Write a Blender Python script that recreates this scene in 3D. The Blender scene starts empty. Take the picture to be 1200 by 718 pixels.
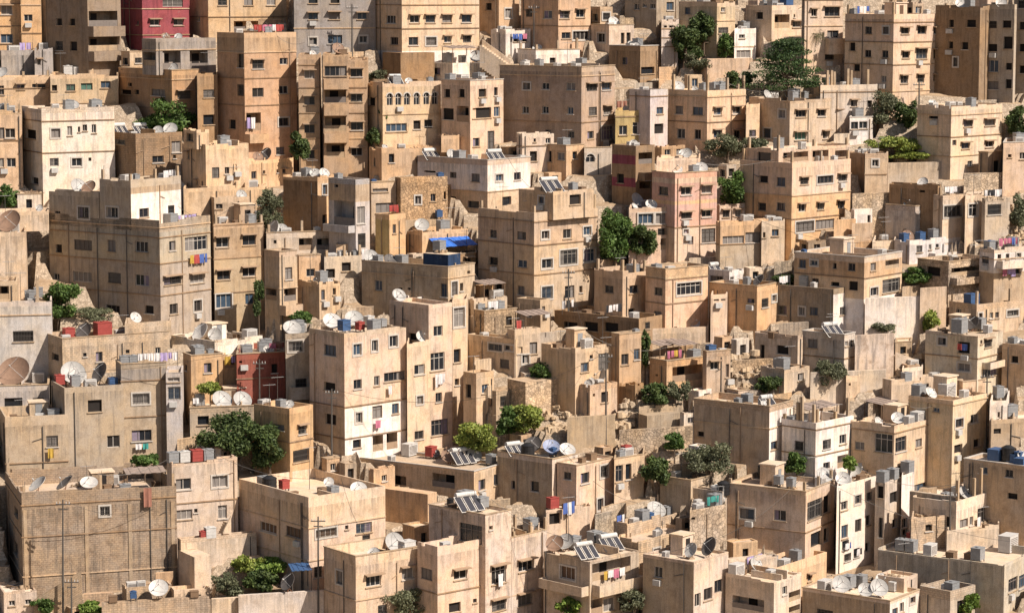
import bpy, math, random
import numpy as np
R = random.Random(7)
rad = math.radians
scene = bpy.context.scene
col = scene.collection
F, CX, CY = 3100.0, 600.0, 359.0
PITCH = rad(7.0)
cp, sp = math.cos(PITCH), math.sin(PITCH)
G0, GS = -231.0, 0.682
K = 3.7774
TX = {'0': 0, '1': 300, '2': 600, '3': 890}
TY = {'a': 0, 'b': 180, 'c': 360, 'd': 528}

def ray(x, y):
    a = (x - CX) / F; b = -(y - CY) / F
    return (a, cp + b * sp, -sp + b * cp)
def at_Y(x, y, Y):
    d = ray(x, y); t = Y / d[1]
    return (d[0] * t, Y, d[2] * t)
def ground_Y(x, y):
    d = ray(x, y)
    return d[1] * G0 / (d[2] - GS * d[1])
def wdepth(Y, z): return Y * cp - z * sp
def plain(x, Y): return G0 + GS * Y

# ---------------------------------------------------------------- materials
MATS = {}
def newmat(name):
    m = bpy.data.materials.new(name); m.use_nodes = True
    nt = m.node_tree; nt.nodes.clear()
    o = nt.nodes.new('ShaderNodeOutputMaterial'); b = nt.nodes.new('ShaderNodeBsdfPrincipled')
    nt.links.new(b.outputs[0], o.inputs[0])
    return m, nt, b
def N(nt, t, **kw):
    n = nt.nodes.new(t)
    for k, v in kw.items(): setattr(n, k, v)
    return n
def ramp(nt, fac, stops):
    r = N(nt, 'ShaderNodeValToRGB'); e = r.color_ramp.elements
    while len(e) < len(stops): e.new(0.5)
    for i, (p, c) in enumerate(stops):
        e[i].position = p; e[i].color = (c, c, c, 1) if not isinstance(c, tuple) else (*c, 1)
    nt.links.new(fac, r.inputs[0]); return r.outputs[0]
def mixc(nt, fac, a, b, mode='MIX'):
    m = N(nt, 'ShaderNodeMix', data_type='RGBA', blend_type=mode)
    for i, v in ((0, fac), (6, a), (7, b)):
        if hasattr(v, 'links'): nt.links.new(v, m.inputs[i])
        elif i == 0: m.inputs[0].default_value = v
        else: m.inputs[i].default_value = (*v, 1) if len(v) == 3 else v
    return m.outputs[2]
def noise(nt, vec, scale, detail=4, rough=.6, stretch=None):
    n = N(nt, 'ShaderNodeTexNoise'); n.inputs['Scale'].default_value = scale
    n.inputs['Detail'].default_value = detail; n.inputs['Roughness'].default_value = rough
    if stretch:
        mp = N(nt, 'ShaderNodeMapping'); mp.inputs['Scale'].default_value = stretch
        nt.links.new(vec, mp.inputs[0]); vec = mp.outputs[0]
    nt.links.new(vec, n.inputs['Vector']); return n.outputs[0]
def wallmat(color, kind='plaster', dirt=1.0):
    key = (kind, tuple(round(c, 3) for c in color), dirt)
    if key in MATS: return MATS[key]
    m, nt, b = newmat(kind + '_finish')
    geo = N(nt, 'ShaderNodeNewGeometry'); pos = geo.outputs['Position']
    L = nt.links
    dark = tuple(c * k for c, k in zip(color, (.62, .55, .48)))
    warm = tuple(min(.95, c * k) for c, k in zip(color, (1.1, 1., .84)))
    cc = mixc(nt, ramp(nt, noise(nt, pos, .35, 3), [(.35, 0.), (.65, 1.)]), color, warm)
    f1 = ramp(nt, noise(nt, pos, .9, 6, .7), [(.48, 0.), (.7, .7 * dirt)])
    cc = mixc(nt, f1, cc, dark)
    f2 = ramp(nt, noise(nt, pos, 1.0, 5, .7, (2.2, 2.2, .22)), [(.5, 0.), (.72, .8 * dirt)])
    cc = mixc(nt, f2, cc, tuple(c * .5 for c in color))
    f3 = ramp(nt, noise(nt, pos, 5., 4, .7), [(.6, 0.), (.72, .5 * dirt)])
    cc = mixc(nt, f3, cc, tuple(min(.9, c * 1.25 + .03) for c in color))
    f6 = ramp(nt, noise(nt, pos, 1.4, 7, .8), [(.62, 0.), (.66, .55 * dirt)])
    cc = mixc(nt, f6, cc, tuple(.5 * c + .5 * g for c, g in zip(color, (.30, .27, .24))))
    uvd = N(nt, 'ShaderNodeUVMap', uv_map='Drip'); sy = N(nt, 'ShaderNodeSeparateXYZ'); L.new(uvd.outputs[0], sy.inputs[0])
    dr = N(nt, 'ShaderNodeMapRange'); dr.inputs[1].default_value = .02; dr.inputs[2].default_value = 1.9; dr.inputs[3].default_value = 1.; dr.inputs[4].default_value = 0.
    L.new(sy.outputs[1], dr.inputs[0]); gt = N(nt, 'ShaderNodeMath', operation='GREATER_THAN'); gt.inputs[1].default_value = .001; L.new(sy.outputs[1], gt.inputs[0])
    m1 = N(nt, 'ShaderNodeMath', operation='MULTIPLY'); L.new(dr.outputs[0], m1.inputs[0]); L.new(gt.outputs[0], m1.inputs[1])
    m2 = N(nt, 'ShaderNodeMath', operation='MULTIPLY'); L.new(m1.outputs[0], m2.inputs[0]); L.new(ramp(nt, noise(nt, pos, 1., 5, .7, (3.2, 3.2, .08)), [(.44, 0.), (.58, .55 * min(dirt, 1.2))]), m2.inputs[1])
    cc = mixc(nt, m2.outputs[0], cc, tuple(c * .38 for c in color))
    # grime collecting in a darker skirt of fine specks
    f4 = ramp(nt, noise(nt, pos, 14., 3, .7), [(.3, .68), (.7, 1.16)])
    mm = N(nt, 'ShaderNodeMix', data_type='RGBA', blend_type='MULTIPLY'); mm.inputs[0].default_value = 1
    L.new(cc, mm.inputs[6]); L.new(f4, mm.inputs[7]); cc = mm.outputs[2]
    bumpsrc = noise(nt, pos, 9., 5, .7); bs = .35
    if kind in ('block', 'rubble', 'brick'):
        uv = N(nt, 'ShaderNodeUVMap')
        if kind == 'rubble':
            v = N(nt, 'ShaderNodeTexVoronoi', feature='DISTANCE_TO_EDGE'); v.inputs['Scale'].default_value = 3.3
            wv = N(nt, 'ShaderNodeTexNoise'); wv.inputs['Scale'].default_value = 1.5
            L.new(uv.outputs[0], wv.inputs['Vector'])
            ad = mixc(nt, .18, uv.outputs[0], wv.outputs[1]); L.new(ad, v.inputs['Vector'])
            v2 = N(nt, 'ShaderNodeTexVoronoi'); v2.inputs['Scale'].default_value = 3.3; L.new(ad, v2.inputs['Vector'])
            tone = N(nt, 'ShaderNodeSeparateColor'); L.new(v2.outputs['Color'], tone.inputs[0])
            cc = mixc(nt, 1., cc, ramp(nt, tone.outputs[0], [(0., .7), (1., 1.15)]), 'MULTIPLY')
            joint = ramp(nt, v.outputs['Distance'], [(.0, .5), (.1, 1.)])
            cc = mixc(nt, 1., cc, joint, 'MULTIPLY'); bumpsrc = joint; bs = .9
        else:
            br = N(nt, 'ShaderNodeTexBrick'); br.inputs['Scale'].default_value = 1
            br.inputs['Brick Width'].default_value = .42 if kind == 'block' else .5
            br.inputs['Row Height'].default_value = .21 if kind == 'block' else .26
            br.inputs['Mortar Size'].default_value = .02
            br.inputs['Color1'].default_value = (.88, .88, .88, 1); br.inputs['Color2'].default_value = (1.1, 1.05, 1, 1)
            br.inputs['Mortar'].default_value = (.68, .65, .62, 1)
            L.new(uv.outputs[0], br.inputs['Vector'])
            cc = mixc(nt, 1., cc, br.outputs[0], 'MULTIPLY'); bs = .5
    bp = N(nt, 'ShaderNodeBump'); bp.inputs['Strength'].default_value = bs; bp.inputs['Distance'].default_value = .05
    L.new(bumpsrc, bp.inputs['Height']); L.new(bp.outputs[0], b.inputs['Normal'])
    L.new(cc, b.inputs['Base Color']); b.inputs['Roughness'].default_value = .92
    b.inputs['Specular IOR Level'].default_value = .2
    MATS[key] = m; return m
def simple(name, color, rough=.6, metal=0, var=.25, spec=.4):
    key = (name, color)
    if key in MATS: return MATS[key]
    m, nt, b = newmat(name)
    geo = N(nt, 'ShaderNodeNewGeometry')
    f = ramp(nt, noise(nt, geo.outputs['Position'], 3., 4, .7), [(.35, 0.), (.7, 1.)])
    cc = mixc(nt, f, color, tuple(c * (1 - var) for c in color))
    nt.links.new(cc, b.inputs['Base Color'])
    b.inputs['Roughness'].default_value = rough; b.inputs['Metallic'].default_value = metal
    b.inputs['Specular IOR Level'].default_value = spec
    MATS[key] = m; return m
def leafmat(name, c1, c2):
    if name in MATS: return MATS[name]
    m, nt, b = newmat(name)
    geo = N(nt, 'ShaderNodeNewGeometry')
    cc = mixc(nt, geo.outputs['Random Per Island'], c1, c2)
    f = ramp(nt, noise(nt, geo.outputs['Position'], .8, 3), [(.35, .6), (.65, 1.2)])
    cc = mixc(nt, 1., cc, f, 'MULTIPLY')
    nt.links.new(cc, b.inputs['Base Color']); b.inputs['Roughness'].default_value = .7
    tr = N(nt, 'ShaderNodeBsdfTranslucent'); nt.links.new(cc, tr.inputs[0])
    mx = N(nt, 'ShaderNodeMixShader'); mx.inputs[0].default_value = .25
    o = [n for n in nt.nodes if n.type == 'OUTPUT_MATERIAL'][0]
    nt.links.new(b.outputs[0], mx.inputs[1]); nt.links.new(tr.outputs[0], mx.inputs[2]); nt.links.new(mx.outputs[0], o.inputs[0])
    MATS[name] = m; return m
GLASS = simple('window_glass', (.018, .022, .028), .25, 0, .3, .5)
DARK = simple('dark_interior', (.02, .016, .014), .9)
BLUEG = simple('blue_glass', (.05, .08, .12), .3)
CURT = simple('curtain', (.22, .2, .185), .9)
SHUT = simple('brown_shutter', (.13, .075, .045), .7)
GREEN = simple('green_shutter', (.08, .17, .13), .6)
LILAC = simple('pale_curtain', (.24, .2, .26), .9)
FR = simple('frame_white', (.52, .48, .43), .6)
FRD = simple('frame_grey', (.2, .17, .15), .6)
HOOD = simple('canopy_concrete', (.34, .24, .16), .9)
WHITEP = simple('cooler_white', (.5, .49, .47), .6)
METAL = simple('galvanised_metal', (.34, .34, .34), .55, .3)
STEEL = simple('steel_pole', (.12, .11, .1), .6, .3)
CONC = wallmat((.42, .33, .24))
PAL = dict(
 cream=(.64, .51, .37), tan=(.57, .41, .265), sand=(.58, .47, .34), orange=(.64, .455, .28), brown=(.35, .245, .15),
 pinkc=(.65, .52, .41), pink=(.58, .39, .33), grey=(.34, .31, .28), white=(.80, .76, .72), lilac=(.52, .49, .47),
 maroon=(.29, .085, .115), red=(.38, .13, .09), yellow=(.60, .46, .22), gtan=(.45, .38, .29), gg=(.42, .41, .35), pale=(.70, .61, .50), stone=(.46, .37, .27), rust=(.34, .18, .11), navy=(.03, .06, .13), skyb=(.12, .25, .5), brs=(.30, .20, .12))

PAL = {k: (v[0], v[1] * .985, min(.85, v[2] * 1.01)) for k, v in PAL.items()}
# ---------------------------------------------------------------- mesh builder
class MB:
    def __init__(s): s.v = []; s.f = []; s.uv = []; s.mi = []; s.top = None
    def quad(s, p, uv=None, m=0):
        i = len(s.v); s.v += [tuple(q) for q in p]; s.f.append(tuple(range(i, i + len(p))))
        s.uv.append(uv or [(q[0] + q[1] * .9, q[2]) for q in p]); s.mi.append(m)
    def box(s, o, ax, ay, az, m=0):
        """origin corner + three edge vectors"""
        o = np.array(o, float); ax = np.array(ax, float); ay = np.array(ay, float); az = np.array(az, float)
        if np.dot(np.cross(ax, ay), az) < 0: ax, ay = ay, ax
        P = lambda i, j, k: o + ax * i + ay * j + az * k
        for q in (((0,0,0),(0,1,0),(1,1,0),(1,0,0)), ((0,0,1),(1,0,1),(1,1,1),(0,1,1)), ((0,0,0),(1,0,0),(1,0,1),(0,0,1)),
                  ((1,1,0),(0,1,0),(0,1,1),(1,1,1)), ((0,1,0),(0,0,0),(0,0,1),(0,1,1)), ((1,0,0),(1,1,0),(1,1,1),(1,0,1))):
            pts = [P(*c) for c in q]
            e = pts[1] - pts[0]; g = pts[3] - pts[0]; le = np.linalg.norm(e); lg = np.linalg.norm(g)
            s.quad(pts, [(0, 0), (le, 0), (le, lg), (0, lg)], m)
    def cbox(s, c, dx, dy, dz, rz=0, m=0):
        """centre bottom, sizes, yaw"""
        ux, uy = math.cos(rz), math.sin(rz)
        o = (c[0] - ux * dx / 2 + uy * dy / 2, c[1] - uy * dx / 2 - ux * dy / 2, c[2])
        s.box(o, (ux * dx, uy * dx, 0), (-uy * dy, ux * dy, 0), (0, 0, dz), m)
    def tube(s, a, b, r0, r1=None, n=6, m=0, cap=True):
        a = np.array(a, float); b = np.array(b, float); r1 = r0 if r1 is None else r1
        d = b - a; L = np.linalg.norm(d); d /= max(L, 1e-6)
        t = np.array((1, 0, 0)) if abs(d[0]) < .8 else np.array((0, 1, 0))
        p = np.cross(d, t); p /= np.linalg.norm(p); q = np.cross(d, p)
        A = [a + r0 * (p * math.cos(2*math.pi*i/n) + q * math.sin(2*math.pi*i/n)) for i in range(n)]
        B = [b + r1 * (p * math.cos(2*math.pi*i/n) + q * math.sin(2*math.pi*i/n)) for i in range(n)]
        for i in range(n):
            j = (i + 1) % n; s.quad([A[i], A[j], B[j], B[i]], None, m)
        if cap: s.quad(B, None, m); s.quad(A[::-1], None, m)
    def build(s, name, mats, parent=None, origin=(0, 0, 0), smooth=False):
        me = bpy.data.meshes.new(name)
        ox, oy, oz = origin
        me.from_pydata([(x - ox, y - oy, z - oz) for x, y, z in s.v], [], s.f)
        if not isinstance(mats, (list, tuple)): mats = [mats]
        for m in mats: me.materials.append(m)
        u = me.uv_layers.new(name='UVMap')
        flat = [c for f in s.uv for q in f for c in q]
        u.data.foreach_set('uv', flat)
        if s.top is not None:
            u2 = me.uv_layers.new(name='Drip'); u2.data.foreach_set('uv', [c for f in s.f for i in f for c in (0., s.top - s.v[i][2])])
        me.polygons.foreach_set('material_index', s.mi)
        if smooth: me.polygons.foreach_set('use_smooth', [True] * len(s.f))
        me.update()
        o = bpy.data.objects.new(name, me); col.objects.link(o)
        if parent is not None: o.parent = parent
        else: o.location = origin
        return o
def tag(o, label, cat, group=None, kind=None):
    o['label'] = label; o['category'] = cat
    if group: o['group'] = group
    if kind: o['kind'] = kind
    return o
def empty(name, loc):
    o = bpy.data.objects.new(name, None); o.location = loc; o.empty_display_size = .3; col.objects.link(o); return o

# ---------------------------------------------------------------- buildings
BLD = {}
PADS = []
CUR = None
class Block: pass
def parse(W):
    out = []
    for t in W.split(';'):
        t = t.strip()
        if not t: continue
        face, code, wh, rest = t.split(None, 3)
        w, h = wh.split('x'); y, xs = rest.replace(' ', '').split(':')
        out.append((face, code, float(w), float(h), float(y), [float(q) for q in xs.split(',')]))
    return out
def solveL(C, u, x, z):
    # length along u from C (plan) so that it projects to pixel x at height z
    k = (x - CX) / F
    num = k * wdepth(C[1], z) - C[0]; den = u[0] - k * u[1] * cp
    return num / den
def hit_face(C, u, x, y):
    d = ray(x, y)
    # C + s*u = t*d in plan
    det = d[0] * (-u[1]) + u[0] * d[1]
    t = (C[0] * (-u[1]) + u[0] * C[1]) / det
    P = (d[0] * t, d[1] * t, d[2] * t)
    s = (P[0] - C[0]) * u[0] + (P[1] - C[1]) * u[1]
    return s, P[2]
def window(root, loc, C, u, n, s0, s1, z0, z1, code, dep, rnd):
    """one window = pane part with frame / canopy / sill sub-parts"""
    w, h = s1 - s0, z1 - z0
    u3 = np.array((u[0], u[1], 0.)); n3 = np.array((n[0], n[1], 0.)); Z = np.array((0, 0, 1.))
    base = np.array((C[0], C[1], 0.)) + u3 * s0 + Z * z0
    mat = GLASS
    c = code[0]
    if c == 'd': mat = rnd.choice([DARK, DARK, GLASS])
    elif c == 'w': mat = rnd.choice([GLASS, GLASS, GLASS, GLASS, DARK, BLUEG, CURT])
    elif c == 'c': mat = CURT
    elif c == 'b': mat = BLUEG
    elif c == 's': mat = SHUT
    elif c == 'g': mat = GREEN
    elif c == 'p': mat = LILAC
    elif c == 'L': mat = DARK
    nm = 'window'
    m = MB()
    if c == 'L':
        pw = min(w * .45, 1.0); x0 = w * rnd.uniform(.1, .45)
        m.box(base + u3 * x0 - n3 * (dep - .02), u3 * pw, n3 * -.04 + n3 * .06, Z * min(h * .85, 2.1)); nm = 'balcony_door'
        o = m.build(nm, mat, root, loc)
        fr = MB(); fr.box(base - n3 * .14, u3 * w, n3 * .1, Z * min(.95, h * .42))
        fr.build('balcony_rail', rnd.choice([HOOD, CONC, FRD]), root, loc)
        return
    if c == 'o':
        m.box(base - n3 * dep, u3 * w, n3 * .03, Z * h); o = m.build('window', GLASS, root, loc)
        a = MB(); k = 10
        cx = base + u3 * (w / 2) + Z * (h - w / 2)
        for i in range(k):
            a0, a1 = math.pi * i / k, math.pi * (i + 1) / k
            p0 = cx + u3 * math.cos(a0) * w / 2 + Z * math.sin(a0) * w / 2; p1 = cx + u3 * math.cos(a1) * w / 2 + Z * math.sin(a1) * w / 2
            q0 = cx + u3 * math.cos(a0) * (w / 2 + .14) + Z * math.sin(a0) * (w / 2 + .14); q1 = cx + u3 * math.cos(a1) * (w / 2 + .14) + Z * math.sin(a1) * (w / 2 + .14)
            a.quad([p0 + n3 * .06, q0 + n3 * .06, q1 + n3 * .06, p1 + n3 * .06]); a.quad([q0 + n3 * .06, q0 - n3 * .02, q1 - n3 * .02, q1 + n3 * .06])
            # spandrel above the arch, flush fill
            top = Z * (base[2] + h - p0[2]); top1 = Z * (base[2] + h - p1[2])
            a.quad([p0 - n3 * .01, p1 - n3 * .01, p1 + top1 - n3 * .01, p0 + top - n3 * .01], None, 1)
        a.build('arch', [FR, CONC], o, loc)
        f = MB(); f.box(base + u3 * (w / 2 - .03) - n3 * (dep - .04), u3 * .06, n3 * .04, Z * h); f.box(base + Z * h * .6 - n3 * (dep - .045), u3 * w, n3 * .035, Z * .06)
        f.box(base - n3 * (dep - .04), u3 * .08, n3 * .05, Z * h); f.box(base + u3 * (w - .08) - n3 * (dep - .04), u3 * .08, n3 * .05, Z * h)
        f.build('frame', FR, o, loc); return
    m.box(base - n3 * dep, u3 * w, n3 * .03, Z * h)
    o = m.build(nm, mat, root, loc)
    if h < .35: return
    if c != 'd':
        f = MB(); b = .07; q = -n3 * (dep - .035)
        fm = FR if ('f' in code or rnd.random() < .45) else FRD; code = code + ('f' if 'f' not in code and 'h' not in code and rnd.random() < .14 else '')
        f.box(base + q, u3 * b, n3 * .05, Z * h); f.box(base + q + u3 * (w - b), u3 * b, n3 * .05, Z * h)
        f.box(base + q + u3 * b, u3 * (w - 2 * b), n3 * .05, Z * b); f.box(base + q + u3 * b + Z * (h - b), u3 * (w - 2 * b), n3 * .05, Z * b)
        nb = 1 if w < 1.7 else int(w / .8)
        for i in range(nb):
            f.box(base + q + u3 * (w * (i + 1) / (nb + 1) - .03) + Z * b, u3 * .06, n3 * .045, Z * (h - 2 * b))
        if h > 1.3 and rnd.random() < .6: f.box(base + q + u3 * b + Z * h * .68, u3 * (w - 2 * b), n3 * .04, Z * .06)
        f.build('frame', fm, o, loc)
        if mat in (GLASS, BLUEG) and rnd.random() < .35 and w > .7:      # curtain half drawn
            k = MB(); cw = w * rnd.uniform(.25, .5); x0 = rnd.choice([b, w - cw - b])
            k.box(base - n3 * (dep - .031) + u3 * x0 + Z * b, u3 * cw, n3 * .003, Z * (h - 2 * b)); k.build('curtain', rnd.choice([CURT, LILAC, CURT]), o, loc)
    if 'f' in code:
        f = MB(); b = .16
        f.box(base + n3 * .002 - u3 * b - Z * b, u3 * (w + 2 * b), n3 * .06, Z * b); f.box(base + n3 * .002 - u3 * b + Z * h, u3 * (w + 2 * b), n3 * .06, Z * b)
        f.box(base + n3 * .002 - u3 * b, u3 * b, n3 * .06, Z * h); f.box(base + n3 * .002 + u3 * w, u3 * b, n3 * .06, Z * h)
        f.build('surround', FR, o, loc)
    elif rnd.random() < .85:
        s = MB(); s.box(base + n3 * .003 - u3 * .1 - Z * .1, u3 * (w + .2), n3 * .11, Z * .09); s.build('sill', rnd.choice([FR, CONC, CONC]), o, loc)
    if 'h' in code:
        s = MB(); p = rnd.uniform(.4, .55)
        s.box(base + n3 * .003 - u3 * .2 + Z * (h + .05), u3 * (w + .4), n3 * p - Z * .05, Z * .1); s.build('canopy', HOOD, o, loc)
    if rnd.random() < .2 and w > .8:
        s = MB()
        for i in range(int(w / .16)): s.box(base + n3 * .03 + u3 * (.08 + i * .16), u3 * .025, n3 * .025, Z * h)
        for zz in (.1, .5, .9): s.box(base + n3 * .028 + Z * h * zz, u3 * w, n3 * .02, Z * .03)
        s.build('grille', STEEL, o, loc)

def facade(mb, C, u, n, Ls, z0, z1, wins, zones, flip):
    """wall face with real openings. wins: (s0,s1,a,b,depth,backmat)"""
    S = sorted({0., Ls} | {w[0] for w in wins} | {w[1] for w in wins})
    Zs = sorted({z0, z1} | {w[2] for w in wins} | {w[3] for w in wins} | {z for z, _ in zones if z0 + .01 < z < z1 - .01})
    u3 = np.array((u[0], u[1], 0.)); n3 = np.array((n[0], n[1], 0.)); o = np.array((C[0], C[1], 0.))
    P = lambda s, z, d=0: o + u3 * s + np.array((0, 0, z)) - n3 * d
    def q(a, b, c, d, m, uv=None):
        pts = [a, b, c, d]; uv = uv
        if flip: pts = pts[::-1]; uv = uv[::-1] if uv else None
        mb.quad(pts, uv, m)
    off = C[0] % 3
    for i in range(len(S) - 1):
        for j in range(len(Zs) - 1):
            a, b, c, d = S[i], S[i+1], Zs[j], Zs[j+1]
            if b - a < 1e-5 or d - c < 1e-5: continue
            ms, mz = (a + b) / 2, (c + d) / 2
            if any(w[0] < ms < w[1] and w[2] < mz < w[3] for w in wins): continue
            m = 0
            for zz, idx in zones:
                if mz > zz: m = idx
            q(P(a, c), P(b, c), P(b, d), P(a, d), m, [(a + off, c), (b + off, c), (b + off, d), (a + off, d)])
    for (a, b, c, d, dp) in wins:
        q(P(a, c), P(b, c), P(b, c, dp), P(a, c, dp), 0); q(P(a, d, dp), P(b, d, dp), P(b, d), P(a, d), 0)
        q(P(a, c), P(a, c, dp), P(a, d, dp), P(a, d), 0); q(P(b, c, dp), P(b, c), P(b, d), P(b, d, dp), 0)
        q(P(a, c, dp), P(b, c, dp), P(b, d, dp), P(a, d, dp), 0)

def make_block(root, loc, T, g, th, W, bands, mat, par, Y=None, zbase=None, flushC=None, dep=8., wallkind=False, zones=(), coping=None, down=6., cols='', rnd=None, balc='', lcol=None, jc=None, extras=True, pil=()):
    x0, y0 = TX[T[1]], TY[T[0]]
    X = lambda v: x0 + v / K
    Yp = lambda v: y0 + v / K
    xl, xc, xr, yt = X(g[0]), X(g[1]), X(g[2]), Yp(g[3])
    if flushC is not None: C = at_Y(xc, yt, flushC)
    else: C = at_Y(xc, yt, Y)
    ztop = C[2]
    u = (math.cos(th), math.sin(th)); v = (-math.sin(th), math.cos(th))
    hid = xc - xl <= 3.5
    if hid:
        q_ = math.hypot(C[0], C[1]); sk = rad(2.) ; ax_, ay_ = C[0] / q_, C[1] / q_
        v = (ax_ * math.cos(sk) + ay_ * math.sin(sk), ay_ * math.cos(sk) - ax_ * math.sin(sk))
    nr = (math.sin(th), -math.cos(th)); nl = (-v[1], v[0])
    Wr = min(max(solveL(C, u, xr, ztop), .5), 34.)
    Wl = min(max(solveL(C, v, xl, ztop), .5), 26.) if not hid else dep
    if wallkind and hid: Wl = min(Wl, .6)
    ph = par
    zr = ztop - ph
    z0 = zbase if zbase is not None else (at_Y(xc, yt, C[1])[2])
    b = Block(); b.C = C; b.u = u; b.v = v; b.Wr = Wr; b.Wl = Wl; b.zr = zr; b.ztop = ztop; b.th = th; b.root = root; b.z0 = z0
    b.nr = nr; b.nl = nl
    zlow = z0 - down
    wr, wl, specs = [], [], []
    for (face, code, w, h, y, xs) in parse(W):
        uu, nn, LL = (u, nr, Wr) if face == 'R' else (v, nl, Wl)
        zc = None
        for xx in xs:
            if zc is None: s, zc = hit_face(C, uu, X(xx), Yp(y))
            else: s, _ = hit_face(C, uu, X(xx), Yp(y))
            sa, _ = hit_face(C, uu, X(xx - w / 2), Yp(y)); sb, _ = hit_face(C, uu, X(xx + w / 2), Yp(y))
            sa, sb = min(sa, sb), max(sa, sb)
            hh = h / K / F * wdepth(C[1] + s * uu[1], zc)
            sa = max(sa, .18); sb = min(sb, LL - .18)
            za, zb = zc - hh / 2, min(zc + hh / 2, zr - .12)
            if sb - sa < .22 or zb - za < .15 or za < zlow: continue
            dp = 1.2 if code[0] == 'L' else (.22 if code[0] != 'd' else .3)
            lst = wr if face == 'R' else wl
            if any(not (sb + .05 < q[0] or sa - .05 > q[1] or zb + .05 < q[2] or za - .05 > q[3]) for q in lst): continue
            lst.append((sa, sb, za, zb, dp)); specs.append((uu, nn, sa, sb, za, zb, code, dp))
    if not wallkind and extras:
        for (uu, nn, LL, lst, ok) in ((u, nr, Wr, wr, True), (v, nl, Wl, wl, not hid)):
            if lst or not ok or LL < 2.2: continue
            zt_ = zr - rnd.uniform(.5, .9)
            while zt_ - 1.2 > z0 and zt_ > zr - 7:
                for k in range(max(1, int(LL / 3.2))):
                    if rnd.random() < .45: continue
                    w_ = rnd.uniform(.35, 1.); h_ = rnd.uniform(.45, 1.15); s0 = rnd.uniform(.3, max(.35, LL - w_ - .3))
                    if s0 + w_ > LL - .2 or any(not (s0 + w_ + .2 < q[0] or s0 - .2 > q[1] or zt_ + .1 < q[2] or zt_ - h_ - .1 > q[3]) for q in lst): continue
                    lst.append((s0, s0 + w_, zt_ - h_, zt_, .2)); specs.append((uu, nn, s0, s0 + w_, zt_ - h_, zt_, rnd.choice(['d', 'w', 'w', 'wh']), .2))
                zt_ -= 3.1
        if zbase is not None and len(wr) >= 2 and Wr > 4:      # small vents and bathroom windows between the big ones
            for k in range(int(Wr / 3)):
                w_ = rnd.uniform(.3, .5); s0 = rnd.uniform(.3, Wr - .8); zt_ = rnd.choice([q[3] for q in wr])
                if any(not (s0 + w_ + .15 < q[0] or s0 - .15 > q[1] or zt_ + .1 < q[2] or zt_ - .5 > q[3]) for q in wr): continue
                if rnd.random() < .5: wr.append((s0, s0 + w_, zt_ - .4, zt_, .2)); specs.append((u, nr, s0, s0 + w_, zt_ - .4, zt_, 'd', .2))
    mats = [mat]; znR = []; znL = []
    if not zones and bands and jc is not None and mat.name.startswith('plaster'):
        for yy in sorted(bands, reverse=True)[:3]:
            k = rnd.uniform(.86, 1.1); zones = tuple(zones) + ((yy if zones else 1000, tuple(min(.85, c * k * rnd.uniform(.97, 1.03)) for c in jc)),)
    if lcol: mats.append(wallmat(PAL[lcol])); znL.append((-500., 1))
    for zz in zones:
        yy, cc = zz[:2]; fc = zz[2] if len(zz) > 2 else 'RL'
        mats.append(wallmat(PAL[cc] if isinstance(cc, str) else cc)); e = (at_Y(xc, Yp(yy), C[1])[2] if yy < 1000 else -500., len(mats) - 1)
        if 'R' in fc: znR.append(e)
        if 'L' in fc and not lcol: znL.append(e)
    m = MB(); m.top = zr
    facade(m, C, u, nr, Wr, zlow, zr, wr, znR, False)
    facade(m, C, v, nl, Wl, zlow, zr, wl, znL, True)
    A = np.array((C[0], C[1])); U = np.array(u); V = np.array(v)
    pR = A + U * Wr; pL = A + V * Wl; pB = A + U * Wr + V * Wl
    m.quad([(*pR, zlow), (*pB, zlow), (*pB, zr), (*pR, zr)], [(0, zlow), (Wl, zlow), (Wl, zr), (0, zr)])
    m.quad([(*pB, zlow), (*pL, zlow), (*pL, zr), (*pB, zr)], [(0, zlow), (Wr, zlow), (Wr, zr), (0, zr)])
    m.build('wall', mats, root, loc)
    b.mat = mat
    if ph > .05:
        t = .17; q = MB()
        A3 = lambda p, z: (p[0], p[1], z)
        out = [A, pR, pB, pL]; inn = [A + U * t + V * t, pR - U * t + V * t, pB - U * t - V * t, pL + U * t - V * t]
        rough = rnd.random() < .45 and ph > .25
        pm = mat
        if rnd.random() < .28 and jc is not None: pm = wallmat(tuple(c * .92 for c in jc), 'block')
        if rough: coping = None
        for i in range(4):
            j = (i + 1) % 4; d = float(np.linalg.norm(out[j] - out[i])); di = float(np.linalg.norm(inn[j] - inn[i]))
            ks = [0.]
            if rough:
                while ks[-1] < 1: ks.append(min(1., ks[-1] + rnd.uniform(.12, .4)))
            else: ks.append(1.)
            pt = None
            for a_, b_ in zip(ks[:-1], ks[1:]):
                zt = ztop - (rnd.choice([0, 0, 0, .12, .2, .32]) * rnd.uniform(.6, 1.2) if rough else 0); zt = max(zt, zr + .12)
                oa, ob = out[i] + (out[j] - out[i]) * a_, out[i] + (out[j] - out[i]) * b_; ia, ib = inn[i] + (inn[j] - inn[i]) * a_, inn[i] + (inn[j] - inn[i]) * b_
                q.quad([A3(oa, zr), A3(ob, zr), A3(ob, zt), A3(oa, zt)], [(a_ * d, zr), (b_ * d, zr), (b_ * d, zt), (a_ * d, zt)])
                q.quad([A3(ib, zr), A3(ia, zr), A3(ia, zt), A3(ib, zt)], [(a_ * d, zr), (b_ * d, zr), (b_ * d, zt), (a_ * d, zt)])
                q.quad([A3(oa, zt), A3(ob, zt), A3(ib, zt), A3(ia, zt)])
                q.quad([A3(oa, zr), A3(oa, zt), A3(ia, zt), A3(ia, zr)]); q.quad([A3(ob, zr), A3(ib, zr), A3(ib, zt), A3(ob, zt)])
        q.build('parapet', pm, root, loc)
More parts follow.
